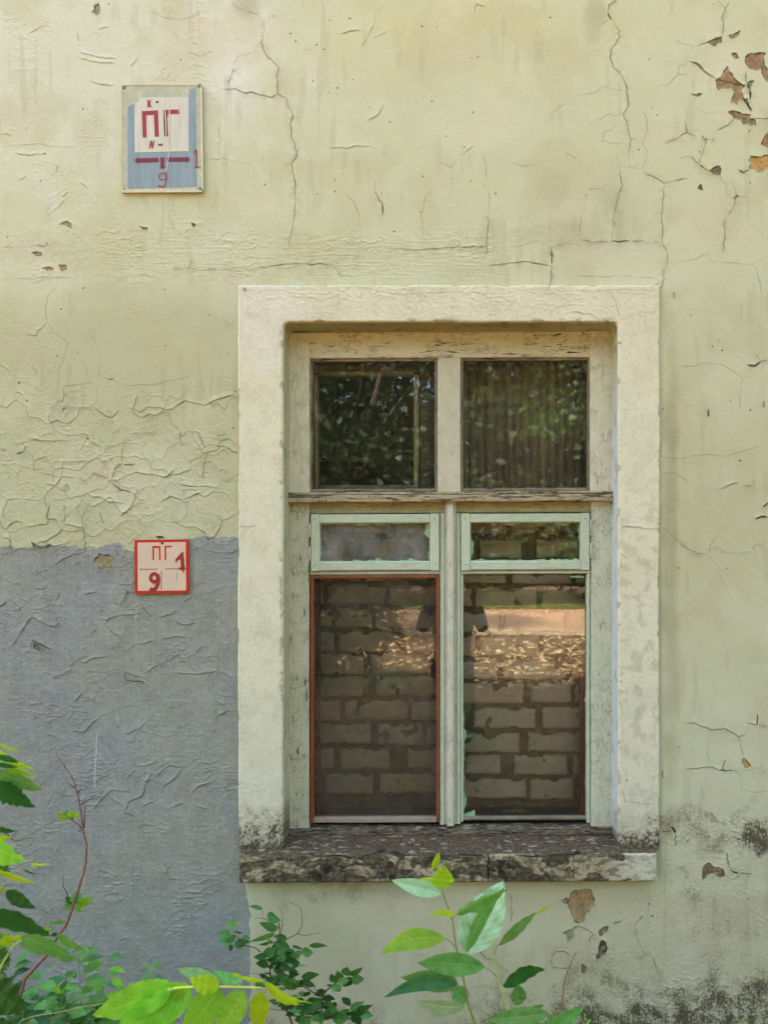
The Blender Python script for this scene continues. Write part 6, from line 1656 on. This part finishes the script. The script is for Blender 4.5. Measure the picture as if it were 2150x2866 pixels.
def weed(o, top, base, dist, n, wl, mats, lab, name='weed', seed=0, lean=0.0, cat='weed'):
    """upright shoot with opposite pairs of toothed leaves that shorten towards the tip; o pixels on the wall plane"""
    rnd = random.Random(seed); T = PD(*top, dist); Bp = PD(*base, dist); root = empty(name, (Bp.x, Bp.y, 0), lab, cat)
    pts = [Bp.lerp(T, i/8)+Vector((rnd.uniform(-1, 1)*.004+lean*math.sin(i/8*3.1), rnd.uniform(-1, 1)*.006, 0)) for i in range(9)]
    mb = MB(); mb.tube([Vector((Bp.x, Bp.y, -0.03))]+pts, .0022, .0009, n=6); mb.build('stem', ST_G, root)
    by = {}
    for i in range(n):
        t = (i+.6)/n; c = pts[int(t*8)].lerp(pts[min(8, int(t*8)+1)], t*8-int(t*8)); a0 = rnd.uniform(0, 3.14)
        for sgn in (0, math.pi):
            for rep in range(1):
                a = a0+sgn+rnd.uniform(-.4, .4); L = wl*(1-.45*t)*rnd.uniform(.75, 1.15)
                d = Vector((math.cos(a), math.sin(a)*.8, rnd.uniform(-.15, .55))).normalized()
                mk = rnd.choice(mats); mbx = by.setdefault(mk, MB())
                pe = c+d*L*.22; mbx.add([c, c+Vector((.0008, 0, 0)), pe+Vector((.0006, 0, 0)), pe], [(0, 1, 2, 3)], [(.5, .5)]*4)
                leaf_geo(mbx, pe, pe+d*L, L*rnd.uniform(.42, .58), rnd.uniform(-.5, .5), .3, rnd.uniform(.0, .35), Vector((0, -.5, .85)), .07, 10, .8, .03, seed=rnd.random()*6)
    for mk, mb in by.items(): mb.build('leaves', MT[mk], root)
W = [((213, 2650), (240, 2950), 2.45, 8, .085, 'lms', 'tall pale green weed tip beside the red twig'), ((108, 2730), (110, 2960), 2.5, 8, .075, 'smk', 'dark weed left of the red twig foot'), ((300, 2685), (270, 2960), 2.6, 7, .075, 'msl', 'weed with narrow light leaves right of the tallest one'), ((428, 2690), (425, 2950), 2.6, 7, .055, 'sm', 'small rounded weed alone against the grey paint'),
     ((30, 2690), (10, 2960), 2.5, 7, .075, 'ks', 'weed under the big dark leaf at the left edge'), ((165, 2760), (190, 2960), 2.35, 7, .08, 'smd', 'weed in the middle of the left clump'), ((350, 2760), (350, 2960), 2.45, 6, .075, 'lm', 'fresh light weed above the maple like leaves'), ((60, 2800), (70, 2980), 2.3, 6, .07, 'sk', 'low weed nearest the bottom left corner'),
     ((255, 2790), (230, 2980), 2.5, 6, .07, 'skm', 'low bushy weed at the right of the left clump'), ((120, 2820), (140, 2980), 2.6, 6, .06, 'sk', 'short dark weed low in the left clump'), ((400, 2790), (390, 2980), 2.5, 5, .06, 'ms', 'low weed between the clump and the maple like branch')]
for i, a in enumerate(W): weed((0, 0), a[0], a[1], a[2], a[3]+8, a[4]*1.2, a[5], a[6], seed=50+i)
for i, (x, y, lab, wl) in enumerate([(1500, 2868, 'tiny weed under the sapling leaves', .035), (1640, 2860, 'tiny weed right of the sapling', .035), (1330, 2872, 'tiny weed at the foot of the sapling', .03), (2080, 2880, 'tiny weed in the lower right corner', .03), (1790, 2868, 'tiny weed on the mossy footing', .03)]):
    weed((0, 0), (x, y-22), (x+5, 2960), 2.85, 5, wl, 'lm', lab, seed=90+i)
# the trailing runner across the clump, the dry stalk at right
f = wpt((0, 2446), .2532, 2.2); z0 = f(200, 1800)
root = empty('trailing_runner', (z0.x, z0.y, 0), 'thin straw coloured runner arching across the left clump', 'runner')
stem(f, root, [(100, 2400), (180, 1640), (380, 1570), (650, 1530), (900, 1470), (1100, 1440), (1320, 1410)], .0020, .0012, mat_plain('straw_stem', tuple(lin((146, 138, 84))), .8, .2, 80), 'stem')
f = wpt((1050, 2300), .3918, 2.55); z0 = f(1330, 1700)
root = empty('dry_stalk', (z0.x, z0.y, 0), 'single dry pinkish brown stalk right of the sapling', 'stalk')
stem(f, root, [(1330, 1900), (1340, 1300), (1350, 1150), (1385, 1040), (1440, 930)], .0034, .0018, mat_plain('dry_stalk_bark', tuple(lin((142, 108, 84))), .9, .3, 120, .0005), 'stem')
f = wpt((0, 2050), .2532, 2.75); z0 = f(100, 2900)
root = empty('dead_twig', (z0.x, z0.y, 0), 'forked grey dead twig behind the left leaves', 'twig')
stem(f, root, [(-300, 3300), (-200, 1500), (60, 1110), (120, 1175), (165, 1205), (300, 1170), (360, 1160)], .0025, .0009, ST_B, 'stem'); stem(f, root, [(120, 1160), (190, 1090), (205, 1070)], .0014, .0008, ST_B, 'twig')

# litter lying on the window ledge
def dry(X, Y, y, ang, L, lab, mat=None):
    b = P(X, Y, y); t = b+Vector((math.cos(ang)*L, -.004, math.sin(ang)*L*.5)); mb = MB(); leaf_geo(mb, b, t, L*.5, .6, .5, 0, Vector((0, -.6, .8)), .1, 8, .8, .05)
    o = mb.build('dry_leaf', mat or M_DRY); tag(o, lab, 'dry leaf')
dry(1470, 2354, .055, -.1, .045, 'curled orange brown leaf lying on the window ledge'); dry(1412, 2362, .045, .8, .022, 'small tan leaf scrap left of the curled one on the ledge'); dry(1036, 2292, .118, 1.0, .012, 'tiny tan scrap at the foot of the left pane')
dry(1704, 1972, .085, -1.3, .020, 'amber leaf scrap caught on the right jamb', mat_leaf('amber_leaf', lc(178, 128, 52), lc(196, 146, 70), .2, .1, .6))
def twig(pts, r, lab, mat=M_TWIG):
    mb = MB(); mb.tube([P(*p) for p in pts], r, r*.6, n=6); o = mb.build('dry_twig', mat); tag(o, lab, 'twig')
twig([(1636, 2343, .06), (1672, 2346, .055), (1700, 2345, .05), (1716, 2341, .06)], .0022, 'dry grey twig lying at the right end of the window ledge')
twig([(922, 2374, .02), (928, 2352, .01), (934, 2342, .0)], .0013, 'short straw standing up at the left of the ledge')
twig([(1382, 2430, -.066), (1378, 2400, -.067), (1388, 2382, -.060), (1392, 2372, -.04)], .0020, 'pale dried root hanging over the middle of the ledge')
